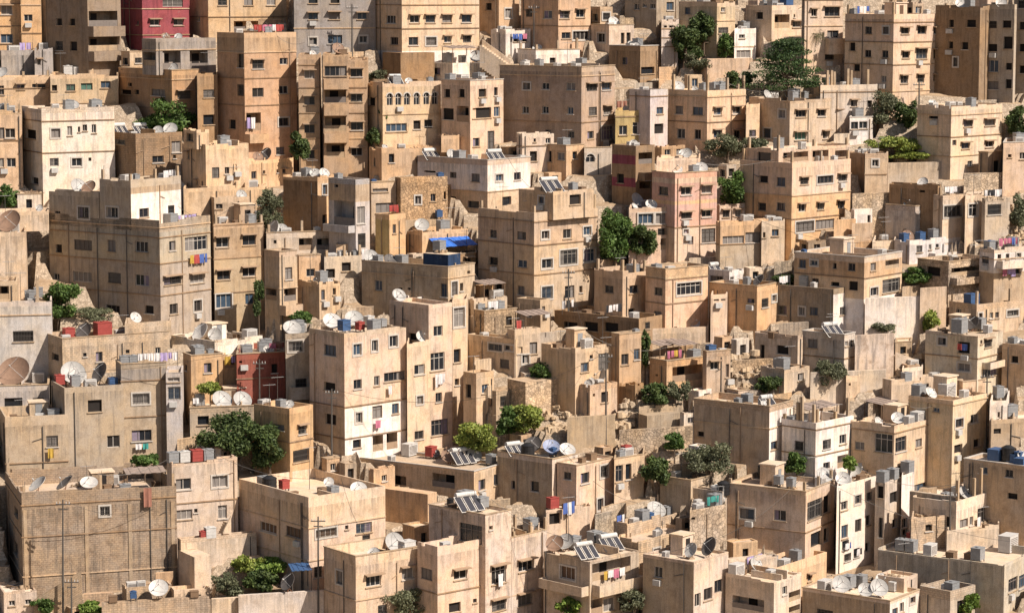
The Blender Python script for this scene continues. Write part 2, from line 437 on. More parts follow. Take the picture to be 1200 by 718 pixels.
        r = MB(); r.quad([A3(p, zr) for p in (inn[0], inn[1], inn[2], inn[3])]); r.build('roof', ROOF[rnd.randrange(len(ROOF))], root, loc)
        if coping:
            e = .06; q = MB(); hgt = .09
            o2 = [A - U * e - V * e, pR + U * e - V * e, pB + U * e + V * e, pL - U * e + V * e]
            i2 = [p for p in inn]
            for i in range(4):
                j = (i + 1) % 4
                za, zb = ztop + .003, ztop + .003 + hgt
                q.quad([A3(o2[i], za), A3(o2[j], za), A3(o2[j], zb), A3(o2[i], zb)])
                q.quad([A3(i2[j], za), A3(i2[i], za), A3(i2[i], zb), A3(i2[j], zb)])
                q.quad([A3(o2[i], zb), A3(o2[j], zb), A3(i2[j], zb), A3(i2[i], zb)])
                q.quad([A3(o2[j], za), A3(o2[i], za), A3(i2[i], za), A3(i2[j], za)])
            q.build('coping', coping, root, loc)
    else:
        r = MB(); e = .0
        r.quad([(*A, zr), (*pR, zr), (*pB, zr), (*pL, zr)]); r.build('roof' if not wallkind else 'wall_top', mat if wallkind else ROOF[0], root, loc)
    for yy in bands:
        zb = at_Y(xc, Yp(yy), C[1])[2]
        if zb > zr + .5 or zb < zlow: continue
        hb = .11; pr = .09
        q = MB(); u3 = np.array((*u, 0)); v3 = np.array((*v, 0)); r3 = np.array((*nr, 0)); l3 = np.array((*nl, 0))
        base = np.array((C[0], C[1], zb))
        q.box(base + r3 * .002 + l3 * pr, u3 * Wr - l3 * pr, r3 * pr, np.array((0, 0, hb)))
        q.box(base + l3 * .002, v3 * Wl, l3 * (pr - .004), np.array((0, 0, hb - .002)))
        q.build('string_course', BANDM[rnd.randrange(len(BANDM))], root, loc)
    for xx in pil:
        s, _ = hit_face(C, u, X(xx), yt); s = min(max(s, .02), Wr - .4); q = MB()
        q.box(np.array((C[0], C[1], zlow)) + np.array((*u, 0)) * s + np.array((*nr, 0)) * .003, np.array((*u, 0)) * .35, np.array((*nr, 0)) * .07, np.array((0, 0, zr - zlow - .05))); q.build('pilaster', CONC, root, loc)
    for (uu, nn, sa, sb, za, zb, code, dp) in specs:
        window(root, loc, C, uu, nn, sa, sb, za, zb, code, dp, rnd)
    for t in balc.split(';'):       # projecting balcony: face x0 x1 ytop ybot
        if not t.strip(): continue
        fa, a0, a1, yy0, yy1 = t.split(); a0, a1, yy0, yy1 = map(float, (a0, a1, yy0, yy1))
        uu, nn, LL = (u, nr, Wr) if fa == 'R' else (v, nl, Wl)
        s0, _ = hit_face(C, uu, X(a0), Yp(yy0)); s1, zt = hit_face(C, uu, X(a1), Yp(yy0)); _, zb = hit_face(C, uu, X(a1), Yp(yy1))
        s0, s1 = sorted((s0, s1)); s0 = max(s0, 0); s1 = min(s1, LL)
        if s1 - s0 < .5: continue
        P = 1.0; u3 = np.array((*uu, 0)); n3 = np.array((*nn, 0)); base = np.array((C[0], C[1], zb)) + u3 * s0 + n3 * .003
        q = MB(); w = s1 - s0; hh = max(zt - zb, .7)
        q.box(base, u3 * w, n3 * P, np.array((0, 0, .15)))
        q.box(base + n3 * (P - .1) + np.array((0, 0, .152)), u3 * w, n3 * .1, np.array((0, 0, hh - .152)))
        q.box(base + np.array((0, 0, .152)), u3 * .1, n3 * (P - .102), np.array((0, 0, hh - .152)))
        q.box(base + u3 * (w - .1) + np.array((0, 0, .152)), u3 * .1, n3 * (P - .102), np.array((0, 0, hh - .152)))
        q.build('balcony', mat, root, loc)
    for t in cols.split(';'):
        if not t.strip(): continue
        cxp, cyt = [float(q) for q in t.split(',')]
        P = roof_point(b, X(cxp), None, edge=True)
        zt = at_Y(X(cxp), Yp(cyt), P[1])[2]
        if zt < zr + .6: zt = zr + 1.4
        q = MB(); q.cbox((P[0], P[1], zr + .003), .28, .28, zt - zr, th); q.build('column', CONC, root, loc)
        q = MB()
        for dx in (-.08, .08):
            for dy in (-.08, .08):
                q.tube((P[0] + dx, P[1] + dy, zt - .01), (P[0] + dx * 1.6 + .03, P[1] + dy, zt + .5), .012, n=3)
        q.build('rebar', STEEL, root, loc)
    if extras and not wallkind and ztop - z0 > 2.2:
        for (uu, nn, LL, lst) in ((u, nr, Wr, wr), (v, nl, Wl, wl)):
            u3 = np.array((*uu, 0)); n3 = np.array((*nn, 0)); o3 = np.array((C[0], C[1], 0.))
            for k in range(int(LL / 6) + (rnd.random() < .7)):
                s = rnd.uniform(.3, LL - .3)
                if any(q[0] - .15 < s < q[1] + .15 for q in lst): continue
                q = MB(); zt = zr + rnd.uniform(-.2, .3); c = o3 + u3 * s + n3 * .07
                q.tube(c + np.array((0, 0, max(zlow, z0 - 3))), c + np.array((0, 0, zt)), .05, n=5)
                if rnd.random() < .5: q.tube(c + np.array((0, 0, zt - 1.2)), c + np.array((0, 0, zt - 1.5)) + u3 * rnd.choice((-1, 1)) * rnd.uniform(.5, 1.2), .035, n=4)
                q.build('drainpipe', rnd.choice([STEEL, STEEL, HOOD]), root, loc)
            for w_ in lst:
                if w_[4] < 1 and rnd.random() < .1 and w_[2] - 1.0 > z0:
                    q = MB(); b0 = o3 + u3 * (w_[0] + .1) + n3 * .01 + np.array((0, 0, w_[2] - .75)); q.box(b0, u3 * .8, n3 * .35, np.array((0, 0, .55)))
                    q.build('wall_cooler', WHITEP, root, loc)
        if flushC is None and ph > .3 and Wr > 4.5 and Wl > 4.5:
            for k in range(rnd.choice([0, 1, 1, 2])):      # low dividing walls and upstands on the deck
                q = MB(); s = rnd.uniform(.2, .8) * Wr; c = np.array((*(A + U * s + V * .2), zr + .002)); q.box(c, np.array((*U, 0)) * .15, np.array((*V, 0)) * min(Wl - .5, rnd.uniform(2, 5)), np.array((0, 0, rnd.uniform(.4, 1.))))
                q.build('roof_divider', mat, root, loc)
    if extras and not wallkind and not cols and ph > .3 and Wr > 3.5 and Wl > 3.5 and rnd.random() < .16:
        for (fs, ft) in ((.12, .12), (Wr - .42, .12), (Wr * .5, .12), (.12, Wl - .42)):
            c = A + U * (fs + .15) + V * (ft + .15); h_ = ph + rnd.uniform(.5, 1.5); q = MB(); q.cbox((c[0], c[1], zr + .003), .26, .26, h_, th); q.build('column', CONC, root, loc)
            q = MB()
            for dx, dy in ((-.07, -.07), (.07, .07), (.07, -.07)): q.tube((c[0] + dx, c[1] + dy, zr + h_ - .01), (c[0] + dx * 1.8, c[1] + dy, zr + h_ + .45), .012, n=3)
            q.build('rebar', STEEL, root, loc)
    pts = [A, pR, pB, pL]
    PADS.append((pts, z0, A, U, V, Wr, Wl, .8 + min(14., max(0., (plain(0, C[1]) - z0) / GS))))
    return b

def inside(b, X_, Y_, inset):
    dx, dy = X_ - b.C[0], Y_ - b.C[1]; D = b.u[0] * b.v[1] - b.u[1] * b.v[0]
    s = (dx * b.v[1] - dy * b.v[0]) / D; t = (b.u[0] * dy - b.u[1] * dx) / D
    return inset < s < b.Wr - inset and inset < t < b.Wl - inset
def roof_point(b, x, y, edge=False, inset=.55):
    k = (x - CX) / F; z = b.zr
    hy = None
    if y is not None:
        d = ray(x, y)
        if d[2] < -1e-4: hy = z / d[2] * d[1]
        else: hy = 1e9
    best = None
    ins = .2 if edge else inset
    if min(b.Wr, b.Wl) < 2 * ins + .2: ins = min(b.Wr, b.Wl) * .3
    for i in range(240):
        Y = b.C[1] + i * .12; X_ = k * wdepth(Y, z)
        if inside(b, X_, Y, ins):
            sc = Y if hy is None else abs(Y - hy)
            if best is None or sc < best[0]: best = (sc, X_, Y)
            if edge: break
    if best is None:
        s0 = min(b.Wr * .5, 2); t0 = min(b.Wl * .5, 2)
        X1, Y1 = b.C[0] + b.u[0] * s0 + b.v[0] * t0, b.C[1] + b.u[1] * s0 + b.v[1] * t0
        # nearest inside point to ray
        bb = None
        for i in range(20):
            for j in range(20):
                s = ins + (b.Wr - 2 * ins) * i / 19; t = ins + (b.Wl - 2 * ins) * j / 19
                xx = b.C[0] + b.u[0] * s + b.v[0] * t; yy = b.C[1] + b.u[1] * s + b.v[1] * t
                px = CX + F * xx / wdepth(yy, z); sc = abs(px - x)
                if bb is None or sc < bb[0]: bb = (sc, xx, yy)
        return (bb[1], bb[2], z)
    return (best[1], best[2], z)

def B(key, T, phrase, color, g, th=None, bands=(), W='', par=.6, mat='plaster', name=None, cat='house', kind='bld', dep=8., zones=(), cop=None, cols='', dirt=1., balc='', down=6., lcol=None, pil=(), yg=None):
    global CUR
    rnd = random.Random(key)
    xl, xc, xr, yt, yb = g
    if th is None:
        th = 25 + .5 * math.degrees(math.atan2(max(xc - xl, 1), max(xr - xc, 1)))
    th = rad(th + rnd.uniform(-1.5, 1.5))
    x = TX[T[1]] + xc / K; yy = TY[T[0]] + yb / K
    Y = ground_Y(x, yy if yg is None else TY[T[0]] + yg / K)
    C0 = at_Y(x, yy, Y)
    base = PAL[color] if isinstance(color, str) else color
    j = rnd.uniform(.84, 1.1); w_ = rnd.uniform(-.05, .05); jc = tuple(min(.85, c * j * q) for c, q in zip(base, (1 + w_, 1., 1 - w_ * 1.6))); g_ = rnd.choice([0, 0, 0, 0, .12, .35]); lu = sum(jc) / 3; jc = tuple(c * (1 - g_) + lu * 1.02 * g_ for c in jc)
    if key[0] in 'FHI' and max(jc) > .4: jc = tuple(c * .72 + q * .28 for c, q in zip(jc, (.70, .61, .53)))
    if name is None: name = {'house': 'house', 'apartment block': 'apartment_block', 'wall': 'retaining_wall', 'shed': 'shed'}.get(cat, 'house')
    root = empty(name, C0)
    tag(root, phrase, cat, {'house': 'houses stepping up the hillside', 'apartment block': 'apartment blocks on the hillside', 'wall': 'retaining walls between the houses', 'shed': 'small sheds between the houses'}.get(cat))
    if kind == 'wall': par = 0
    cop_m = {None: None, 'w': FR, 'c': CONC}[cop if cop else (rnd.choice(['c', None, None]) if kind != 'wall' else None)]
    wm = wallmat(jc, mat, dirt)
    b = make_block(root, C0, T, (xl, xc, xr, yt), th, W, bands, wm, par, Y=Y, zbase=C0[2], dep=(dep if kind != 'wall' else .5), wallkind=kind == 'wall', zones=zones, coping=cop_m, cols=cols, rnd=rnd, balc=balc, down=down, lcol=lcol, jc=jc, pil=pil)
    b.loc = C0; b.T = T; b.key = key; b.phrase = phrase; b.rnd = rnd; b.wm = wm; b.jc = jc
    BLD[key] = [b]; CUR = key
    b.items = 0; b.kind = kind
    return b
def S(g, T=None, W='', sb=1.5, flush=None, color=None, bands=(), par=.4, yb=None, th=None, mat='plaster', dep=5., zones=(), cols='', cop=None, balc='', lcol=None, cont=None, yg=None):
    """sub-block of the current building: on its roof, or standing beside it when yb is given"""
    p = BLD[CUR][0]; T = T or p.T
    x0, y0 = TX[T[1]], TY[T[0]]
    xl, xc, xr, yt = g
    wm = p.wm if color is None else wallmat(PAL[color], mat)
    tt = p.th if th is None else rad(th)
    x = x0 + xc / K
    if cont is not None:
        s, _ = hit_face(p.C, p.u, x, y0 + yt / K); Y = p.C[1] + max(s, .1) * p.u[1] + cont; zb = p.z0; dn = 6.; yb = 1
    elif yb is not None:
        y = y0 + yb / K; Y = ground_Y(x, y if yg is None else y0 + yg / K); zb = at_Y(x, y, Y)[2]; dn = 6.
    else:
        zb = p.zr; dn = -.003
        if flush:
            uu = p.v if flush == 'L' else p.u
            s, _ = hit_face(p.C, uu, x, y0 + yt / K)
            s = min(max(s, 0.012), (p.Wl if flush == 'L' else p.Wr) - .3)
            Y = p.C[1] + s * uu[1]
        else: Y = p.C[1] + sb
    b = make_block(p.root, p.loc, T, (xl, xc, xr, yt), tt, W, bands, wm, par, Y=Y, zbase=zb, dep=dep, zones=zones, cols=cols, down=dn, rnd=p.rnd, coping={None: None, 'w': FR, 'c': CONC}[cop], balc=balc, lcol=lcol)
    if yb is None: PADS.pop()
    b.phrase = p.phrase; b.key = p.key; b.T = T; b.items = 0; b.kind = 'sub'; b.rnd = p.rnd
    BLD[CUR].append(b)
    return b
ROOF = [wallmat((.66, .55, .44), 'plaster', .6), wallmat((.56, .46, .37), 'plaster', .7), wallmat((.72, .62, .51), 'plaster', .6), wallmat((.50, .41, .32), 'plaster', .8)]
BANDM = [wallmat((.34, .24, .16)), wallmat((.55, .42, .3)), wallmat((.28, .20, .14))]
AB = 'apartment block'
# ---- row a
B('A1','a0','orange-cream apartment block cut by top left corner','orange',(-60,-58,90,-80,225),12,(118,20),'R wh 50x40 45:30;R w 55x40 172:30',cat=AB)
S((88,90,180,-60),yb=235,th=14,W='R w 38x30 80:125',bands=(25,150))
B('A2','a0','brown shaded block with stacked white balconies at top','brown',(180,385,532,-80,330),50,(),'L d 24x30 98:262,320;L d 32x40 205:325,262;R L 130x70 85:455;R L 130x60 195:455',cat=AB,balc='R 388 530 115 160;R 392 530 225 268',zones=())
B('A3','a0','magenta painted block with white string courses','maroon',(530,628,838,-60,215),36,(42,158),'R wh 42x28 100:685,790;R c 90x34 14:765',cat=AB,dirt=.5)
B('A4','a0','orange block beside the magenta block','orange',(838,920,1267,-80,165),32,(78,),'R w 40x34 8:985,1100,1200;R L 110x42 115:1090;R L 60x42 115:1200',cat=AB)
B('A5','a0','tan house with open columned rooftop storey','tan',(525,760,885,312,600),38,(355,485),'L d 18x16 375:575;L d 45x20 408:558;L d 20x20 408:605;L c 60x30 410:700;R wh 60x36 420:815;R w 60x36 530:820')
S((628,690,955,172),W='L L 90x60 262:660;R L 80x90 270:760;R L 80x90 270:880',sb=.6,color='grey',bands=(225,))
S((868,872,962,325),yb=650,W='R w 50x36 415:925;R d 50x44 530:925',color='brown')
B('A6','a0','tall tan block with corner loggias and curtained balcony','tan',(960,1080,1311,146,680),38,(235,350,470),'L d 30x60 270:1065;L d 28x50 400:1065;L d 30x40 550:1028;R wh 50x40 285:1142;R w 36x30 272:1256;R w 50x40 410:1142;R w 40x36 398:1256;R L 90x80 540:1110;R w 46x36 540:1256;R w 36x34 668:1240',cat=AB,balc='R 1078 1170 590 630',cols='',mat='plaster')
B('A7','a0','long low cream house below the cluttered terrace','cream',(215,222,522,328,505),18,(460,),'R g 40x30 388:313;R g 52x30 384:384;R w 44x30 375:468;R d 26x26 390:240',cop='w')
S((-30,-28,222,342),yb=505,W='R wh 34x24 385:92,185;R w 20x40 400:8',bands=(395,))
B('A8','a0','pale cream three-window house on the left','pale',(95,183,505,480,850),30,(540,680),'L d 44x40 594:137;R w 40x40 590:246;R w 22x42 580:309;R d 10x24 573:350;R w 20x28 566:376;R w 20x38 570:416;R w 40x36 718:240;R w 44x36 718:340;L d 30x30 800:155',cop='c')
B('A9','a0','cream house cut by the left picture edge','cream',(-60,-58,95,487,815),12,(625,),'R w 44x42 590:45;R c 30x50 590:5;R w 40x40 720:50;R c 20x40 720:8')
B('A9b','a0','low shed left above the cream houses','grey',(-20,5,150,225,330),30,(),'L d 30x30 280:-5',cat='shed')
S((150,152,232,215),yb=335,W='')
B('A10','a0','brown brick house with solar heaters on roof','brown',(458,600,806,592,800),40,(),'L w 62x22 628:522;R w 40x50 650:780;R w 50x30 705:700',mat='block')
B('A11','a0','cream stepped house with pierced terrace parapet','cream',(806,910,1100,640,930),30,(),'R w 32x48 765:955;R w 20x30 755:1005;R w 16x26 740:1040;R w 44x70 890:965;R w 20x44 875:1010',mat='plaster')
S((812,870,925,575),W='L d 30x50 600:840',sb=.5)
B('A12','a1','grey concrete block with small canopied windows','grey',(163,167,528,-80,245),15,(128,),'R wh 42x30 72:253,470;R wh 48x32 70:347;R wf 34x32 183:253;R w 64x38 175:350;R wf 34x30 175:475;R d 40x30 0:253,350',cat=AB)
B('A13','a1','cream block with whitewashed ground storey','cream',(528,645,988,-60,300),34,(25,130),'L w 42x36 87:597;L w 34x34 182:612;R wh 42x34 85:703,772,846,932;R w 42x36 183:697;R w 46x36 183:775;R wh 32x30 175:849;R wh 36x32 173:934;R d 30x22 268:720,846,916',cat=AB,zones=((1000,'white'),(228,'cream')),cop='w')
B('A14','a1','tall narrow block with three bays of awnings','tan',(183,187,280,242,800),yg=640,th=10,bands=(290,390,503,615),W='R wh 46x38 330:237;R wh 46x38 445:237;R wh 46x38 570:237;R wh 46x38 683:237',cat=AB)
S((292,296,408,236),yb=810,yg=650,th=10,W='R w 100x44 315:352;R L 94x60 425:352;R L 94x66 550:352;R L 80x60 668:352',bands=(),balc='R 296 406 350 395;R 296 406 460 510;R 296 406 590 630')
S((404,408,492,258),yb=810,yg=630,th=12,W='R wh 52x36 322:445;R wh 52x36 433:445;R wh 54x36 558:447;R wh 50x36 672:447',bands=(390,503,615))
B('A15','a1','ochre house with six arched windows','orange',(495,560,818,364,660),30,(510,),'R o 26x52 440:592,630,668,711,754,792;R w 92x36 565:622;R d 32x38 553:713;R d 38x38 549:764;L d 30x36 450:512')
B('A16','a1','grey corner house with square window openings','pinkc',(820,948,1095,358,680),46,(),'L d 26x36 413:846;L d 26x36 413:910;L d 50x50 505:850;L L 54x70 505:915;R d 34x36 412:1003;R d 16x36 405:1062;R d 82x46 500:1000;R w 26x44 495:1066;R w 30x38 630:975;R c 30x80 620:1040',cop='w')
B('A17','a1','small white house under a brown sheet roof','white',(758,870,1060,280,352),40,(),'L w 50x30 315:790',cat='house',par=.2)
B('A18','a1','shaded brown garden wall above the arched house','brown',(560,640,790,235,362),30,(),'',cat='wall',kind='wall')
B('A19','a1','tan block with lone window at top centre','tan',(985,1075,1165,-60,135),46,(),'R w 30x42 60:1117;L d 26x30 30:1030',cat=AB)
B('A20','a1','small white house with washing and dark openings','white',(1040,1105,1215,130,222),40,(),'R d 22x40 165:1150,1190')
B('A21','a1','low tan terrace below the arched house','tan',(500,556,895,655,775),25,(),'R d 24x40 700:600;R d 40x30 705:730')
S((815,820,898,602),W='',sb=1.2)
B('A23','a2','broad tan block with nine small windows','tan',(-55,308,455,298,690),58,(340,545),'L w 32x30 382:65;L w 32x30 382:148;L c 40x34 384:260;L w 28x32 487:60;L w 28x32 487:148;L w 26x32 490:258;L w 26x30 597:262;L w 26x30 590:160;R wh 46x34 387:354;R wh 40x34 382:418;R w 36x38 493:358;R wh 36x38 488:423;R w 28x34 598:348;R p 56x60 588:424',cat=AB)
B('A24','a2','tan house with slab eaves above the red cover','orange',(40,205,348,-30,235),44,(118,),'L d 28x34 58:76;L w 38x36 65:158;R wh 42x34 66:233;R wh 38x36 60:303;R w 40x28 158:240;R wf 72x38 158:305')
B('A25','a2','low white house with three dishes on roof','white',(25,105,300,222,298),30,(),'R d 26x24 268:180',cop='c')
B('A26','a2','low cream house with open porch near top','pinkc',(350,430,540,112,225),36,(),'L w 34x40 168:395;R d 16x48 170:490;R d 18x50 170:516')
B('A27','a2','brown and white house with corner wall','brown',(430,568,660,205,345),50,(),'R d 60x30 312:600',cop='w')
B('A28','a2','slim striped stair tower beside dark trees','pinkc',(650,662,735,88,280),22,(130,170,210),'R d 14x36 105:680,703')
B('A29','a2','grey-blue shaded block at the top','gtan',(500,640,740,-60,120),50,(),'L w 24x28 30:552;L w 20x22 28:622;L w 16x14 25:588;R w 32x36 28:700',cat=AB)
B('A30','a2','cream house with stair behind the dark trees','cream',(738,908,988,8,235),52,(95,),'L w 26x34 47:777;L w 30x34 130:790;R w 20x28 40:935;R w 44x26 135:935',cop='c')
B('A31','a2','white stair house with long glazed room','white',(972,985,1078,128,270),40,(210,),'R w 26x32 155:1018;R w 62x34 240:1025')
B('A32','a2','cream terrace wall with columns above garden','pinkc',(835,865,1065,262,340),25,(),'',cat='wall',kind='wall')
B('A33','a2','house with row of bare columns on roof','cream',(692,865,1035,402,665),44,(432,545),'L c 34x36 487:740;L w 46x36 492:822;L w 36x44 592:748;L w 28x42 595:822;R wh 36x34 493:911;R wh 38x34 488:995;R wh 34x34 592:910;R wh 26x40 597:997',cols='715,330;785,335;865,330;952,345;1028,335;1055,360;1000,372')
S((1030,1037,1096,462),yb=640,th=30,W='R w 30x30 590:1065')
B('A34','a2','house with pale blue wall under brown terrace','lilac',(520,612,690,398,655),44,(430,),'L w 26x22 490:648;R w 30x30 490:655;R d 40x44 570:650')
B('A35','a2','small yellow house with long curtained window','yellow',(445,458,610,490,650),22,(520,),'R w 36x42 577:492;R w 72x52 567:570',cop='c')
B('A36','a2','small cream house with parapet under broad block','cream',(20,45,186,588,745),30,(650,),'R w 22x32 620:160;R d 32x44 692:95')
B('A37','a2','low tan house with door and two windows','tan',(142,240,320,645,760),45,(),'L d 24x48 692:163;L w 32x34 692:217;R d 20x32 687:278',cop='c')
B('A38','a2','little arched cream store','cream',(312,320,440,655,770),24,(),'R o 44x44 695:345')
B('A39','a2','shaded house with red awnings and cream balcony','brown',(443,548,632,646,905),42,(),'L d 30x40 790:480;R L 60x50 700:590;R L 50x50 830:590',balc='R 560 632 758 795',zones=((1000,'brown','L'),(830,'maroon','L'),(790,'brown','L'),(730,'maroon','L'),(690,'brown','L')))
B('B1','a3','cream house with loggia left of dark pine','cream',(-60,55,197,25,180),42,(),'R L 66x60 95:100;R wh 38x28 108:165;L d 30x30 70:0')
B('B2','a3','cream house behind palm with covered balcony','cream',(188,202,372,-40,320),25,(2,118),'R wh 24x34 57:242;R wh 66x42 52:322;R w 50x32 152:325;R d 40x30 250:310',balc='R 290 372 170 240',cols='')
B('B3','a3','tall pink-tan block with ten canopied windows','pinkc',(380,595,840,64,480),44,(102,190,290,408),'L w 28x32 135:483;L w 26x32 135:560;L d 26x36 207:411;L w 28x32 238:480;L w 28x32 240:556;L d 28x30 300:430;L w 24x30 350:550;R wh 36x28 137:645;R wh 38x36 134:719;R wh 38x28 136:791;R wh 32x30 243:648;R wh 48x46 238:718;R wh 36x42 240:788;R wh 32x36 352:641;R wh 30x36 348:714;R wh 30x30 345:785;R d 12x30 448:720;R w 40x30 448:790',cat=AB)
B('B4','a3','two-storey tan house with bare rooftop columns','cream',(258,270,522,378,560),22,(412,),'R wh 28x30 457:419;R d 20x30 460:488',cols='300,312;318,312;330,318;390,305;405,312;478,308')
S((395,400,502,520),yb=612,th=20,W='R w 38x32 556:418;R w 36x34 553:460',bands=(),color='white',cop='w')
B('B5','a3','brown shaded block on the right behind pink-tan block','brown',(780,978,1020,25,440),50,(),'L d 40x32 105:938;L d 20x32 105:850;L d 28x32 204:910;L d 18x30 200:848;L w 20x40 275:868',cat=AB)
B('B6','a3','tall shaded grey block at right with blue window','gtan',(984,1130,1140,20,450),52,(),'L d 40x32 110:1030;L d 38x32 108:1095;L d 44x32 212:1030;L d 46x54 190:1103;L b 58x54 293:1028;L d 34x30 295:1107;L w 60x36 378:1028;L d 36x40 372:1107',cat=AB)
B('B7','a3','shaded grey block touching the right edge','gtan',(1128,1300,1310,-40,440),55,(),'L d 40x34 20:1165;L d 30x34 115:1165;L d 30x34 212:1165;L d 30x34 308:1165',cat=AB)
B('B8','a3','blank-sided cream house with grille windows','cream',(700,850,1075,470,790),44,(513,610,695),'R wh 38x30 546:924;R wh 46x30 542:1020;R w 18x24 632:863;R wh 36x28 645:912;R wh 36x28 638:1018;R w 22x26 725:932;R wh 36x30 722:1030;L d 40x12 520:770',cop='c',zones=())
B('B9','a3','small pale house with square vent at right','pinkc',(1070,1080,1250,632,840),20,(),'R d 16x14 690:1108;R w 26x30 690:1165',cop='w')
B('B10','a3','tiny tan house under green vine terrace','tan',(400,465,566,675,780),40,(),'R wf 30x38 722:513',cop='c')
B('B11','a3','two-storey house beside the terraced house in the middle','cream',(-46,135,392,437,670),40,(),'L c 30x36 505:100;L w 32x42 590:35;R wh 46x32 503:184;R wh 36x30 500:275;R wh 32x30 500:354;R gh 52x36 602:182;R wh 28x36 597:295;R w 18x42 596:362',cop='c')
# ---- row b
B('B12','b3','pink topped block with open rooftop pavilion','pinkc',(-85,145,405,42,400),44,(190,293),'L d 38x30 113:18;L w 38x40 125:95;L d 34x34 235:12;L w 38x36 235:95;R wh 36x32 120:199;R w 70x34 115:290;R wh 38x32 106:368;R wh 32x36 240:189;R wh 30x32 232:271;R wh 30x36 225:361;R w 80x46 322:200;R w 84x42 312:290;R w 26x36 310:365',cat=AB,zones=((1000,'orange'),(190,'pinkc')))
S((-60,85,400,-22),W='R L 110x50 10:160;R L 70x50 10:270;R L 70x50 10:370;L d 60x40 15:20',sb=2.0)
B('C1','b0','great grey-brown block with shaded side wall','gtan',(215,705,930,296,770),54,(332,375,490,632),'L c 78x46 405:368;L w 36x52 408:494;L w 56x48 412:626;L d 28x36 420:260;L c 82x46 545:365;L c 56x46 550:507;L w 62x50 560:628;L w 26x30 545:250;L w 60x40 690:500;L d 40x36 690:660;R w 28x42 408:763;R w 100x62 398:868;R wh 76x38 560:764;R wh 62x42 552:873;R w 36x46 687:769;R w 34x50 673:875',cat=AB,par=1.3,zones=())
S((440,578,800,116),flush='L',W='L wf 52x46 260:497;R w 42x40 262:638;R d 28x42 250:758',par=.9,zones=((1000,'white','R'),(180,'stone','R')),dep=4)
S((216,437,470,172),flush='L',W='L wf 48x52 262:370;L w 24x42 275:255',par=.6)
B('C2','b0','tan block with cluttered roof beside great block','tan',(932,945,1165,312,790),34,(322,470,622),yg=550,W='R wh 56x46 392:985;R wh 58x46 382:1103;R wh 58x42 537:990;R wh 58x42 523:1103;R b 72x62 652:990;R w 38x48 643:1105',cat=AB,zones=())
B('C3','b0','cream house with huge brown dish at left','cream',(-60,-58,112,345,760),18,(),'',dirt=1.4)
S((-60,-58,215,262),W='',sb=5)
B('C4','b0','lilac-grey house by the left edge with one window','lilac',(-60,-58,228,655,950),12,(720,),'R d 90x48 808:103',cop='w',cols='167,560')
S((-60,-58,76,566),W='R L 60x60 615:10',sb=.5,color='sand')
B('C5','b0','tan house with patterned side between the blocks','cream',(930,948,1105,195,330),20,(),'R w 40x60 215:965;R w 20x30 195:1010',cat='house')
B('C6','b0','stepped terrace wall above the great block','cream',(800,812,1165,150,330),30,(),'R d 30x30 210:1040',cat='house',mat='plaster')
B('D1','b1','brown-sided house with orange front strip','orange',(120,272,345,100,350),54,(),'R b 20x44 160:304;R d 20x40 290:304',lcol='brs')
S((-100,-98,165,40),T='b1',W='',sb=3,yb=200)
B('D2','b1','lilac and stone tower house with deep balcony','lilac',(320,440,502,115,490),48,(),'L d 18x18 140:355;L L 90x110 265:390;R w 34x76 272:465;R d 34x64 385:468',balc='L 325 438 318 350',zones=((1000,'lilac'),(215,'stone'),(0,'lilac')))
B('D3','b1','house with planted balcony next to tower house','cream',(495,510,620,128,340),26,(),'R c 80x30 155:545;R w 80x44 240:570',cop='c')
B('D4','b1','ochre box-shaped house with blank walls','orange',(528,590,662,270,480),48,(),'',lcol='yellow')
B('D5','b1','rough orange stone house with tiny windows','orange',(615,640,848,108,330),26,(),'R w 26x36 205:717;R w 22x34 195:784;R d 14x34 185:838',mat='rubble')
S((765,770,862,140),yb=190,th=26,W='')
B('D6','b1','long two-tone house with slab overhang','pinkc',(715,1025,1215,30,262),50,(172,),'L d 50x8 80:770;L w 28x26 95:873;L w 36x36 107:972;R wf 32x30 107:1077;R w 30x34 100:1157;L d 30x40 210:870;L d 50x30 225:962;R d 40x40 210:1110',zones=((1000,'cream'),(172,'white')),cop='w')
B('D7','b1','small brown house with loggia at lower left','tan',(36,103,182,435,730),44,(600,),'R w 32x54 530:145;R L 54x60 622:150;L L 50x50 622:66',balc='R 100 182 662 706')
B('D8','b1','low dusty house with porch and dish','cream',(36,46,346,352,460),22,(),'R L 60x54 400:220;R L 60x50 400:300',cop='c')
B('D9','b1','small tan house with single brown window','tan',(176,190,286,452,590),26,(),'R w 38x36 527:242')
B('D10','b1','little orange stepped house under tower house','orange',(345,355,442,402,480),26,(),'R d 14x18 410:428')
B('D11','b1','junk-topped low house with white bins','sand',(290,302,468,458,570),26,(),'R d 40x40 530:330;R d 40x40 500:400')
B('D12','b1','small house with brown side and two slots','cream',(185,280,372,568,720),44,(),'R w 16x46 625:297;R d 14x30 610:347')
B('D13','b1','large grey-brown house under dark blue roof box','gtan',(468,850,968,503,800),54,(555,),'L w 32x46 583:542;L d 16x10 598:640;L d 14x10 598:678;L b 28x60 605:832;R w 26x62 597:878;R d 14x36 590:910;R d 14x44 510:942;R d 80x30 690:900')
S((740,850,905,448),T='b1',W='',sb=.6,color='navy',par=0)
S((615,715,850,632),T='b1',yb=760,W='L w 60x30 655:660',color='white',dep=2)
B('D14','b1','tan house carrying the bright blue canopy','orange',(668,735,938,340,450),32,(),'',lcol='tan')
S((672,748,765,388),T='b1',W='',sb=.3,color='navy',par=0)
B('D15','b1','low sheet-roofed house beside tan block','sand',(925,965,1112,642,775),36,(),'R d 50x40 700:1030;L d 20x30 700:940')
B('D16','b1','low terrace wall with blue barrel on it','sand',(655,662,870,296,345),24,(),'',cat='wall',kind='wall')
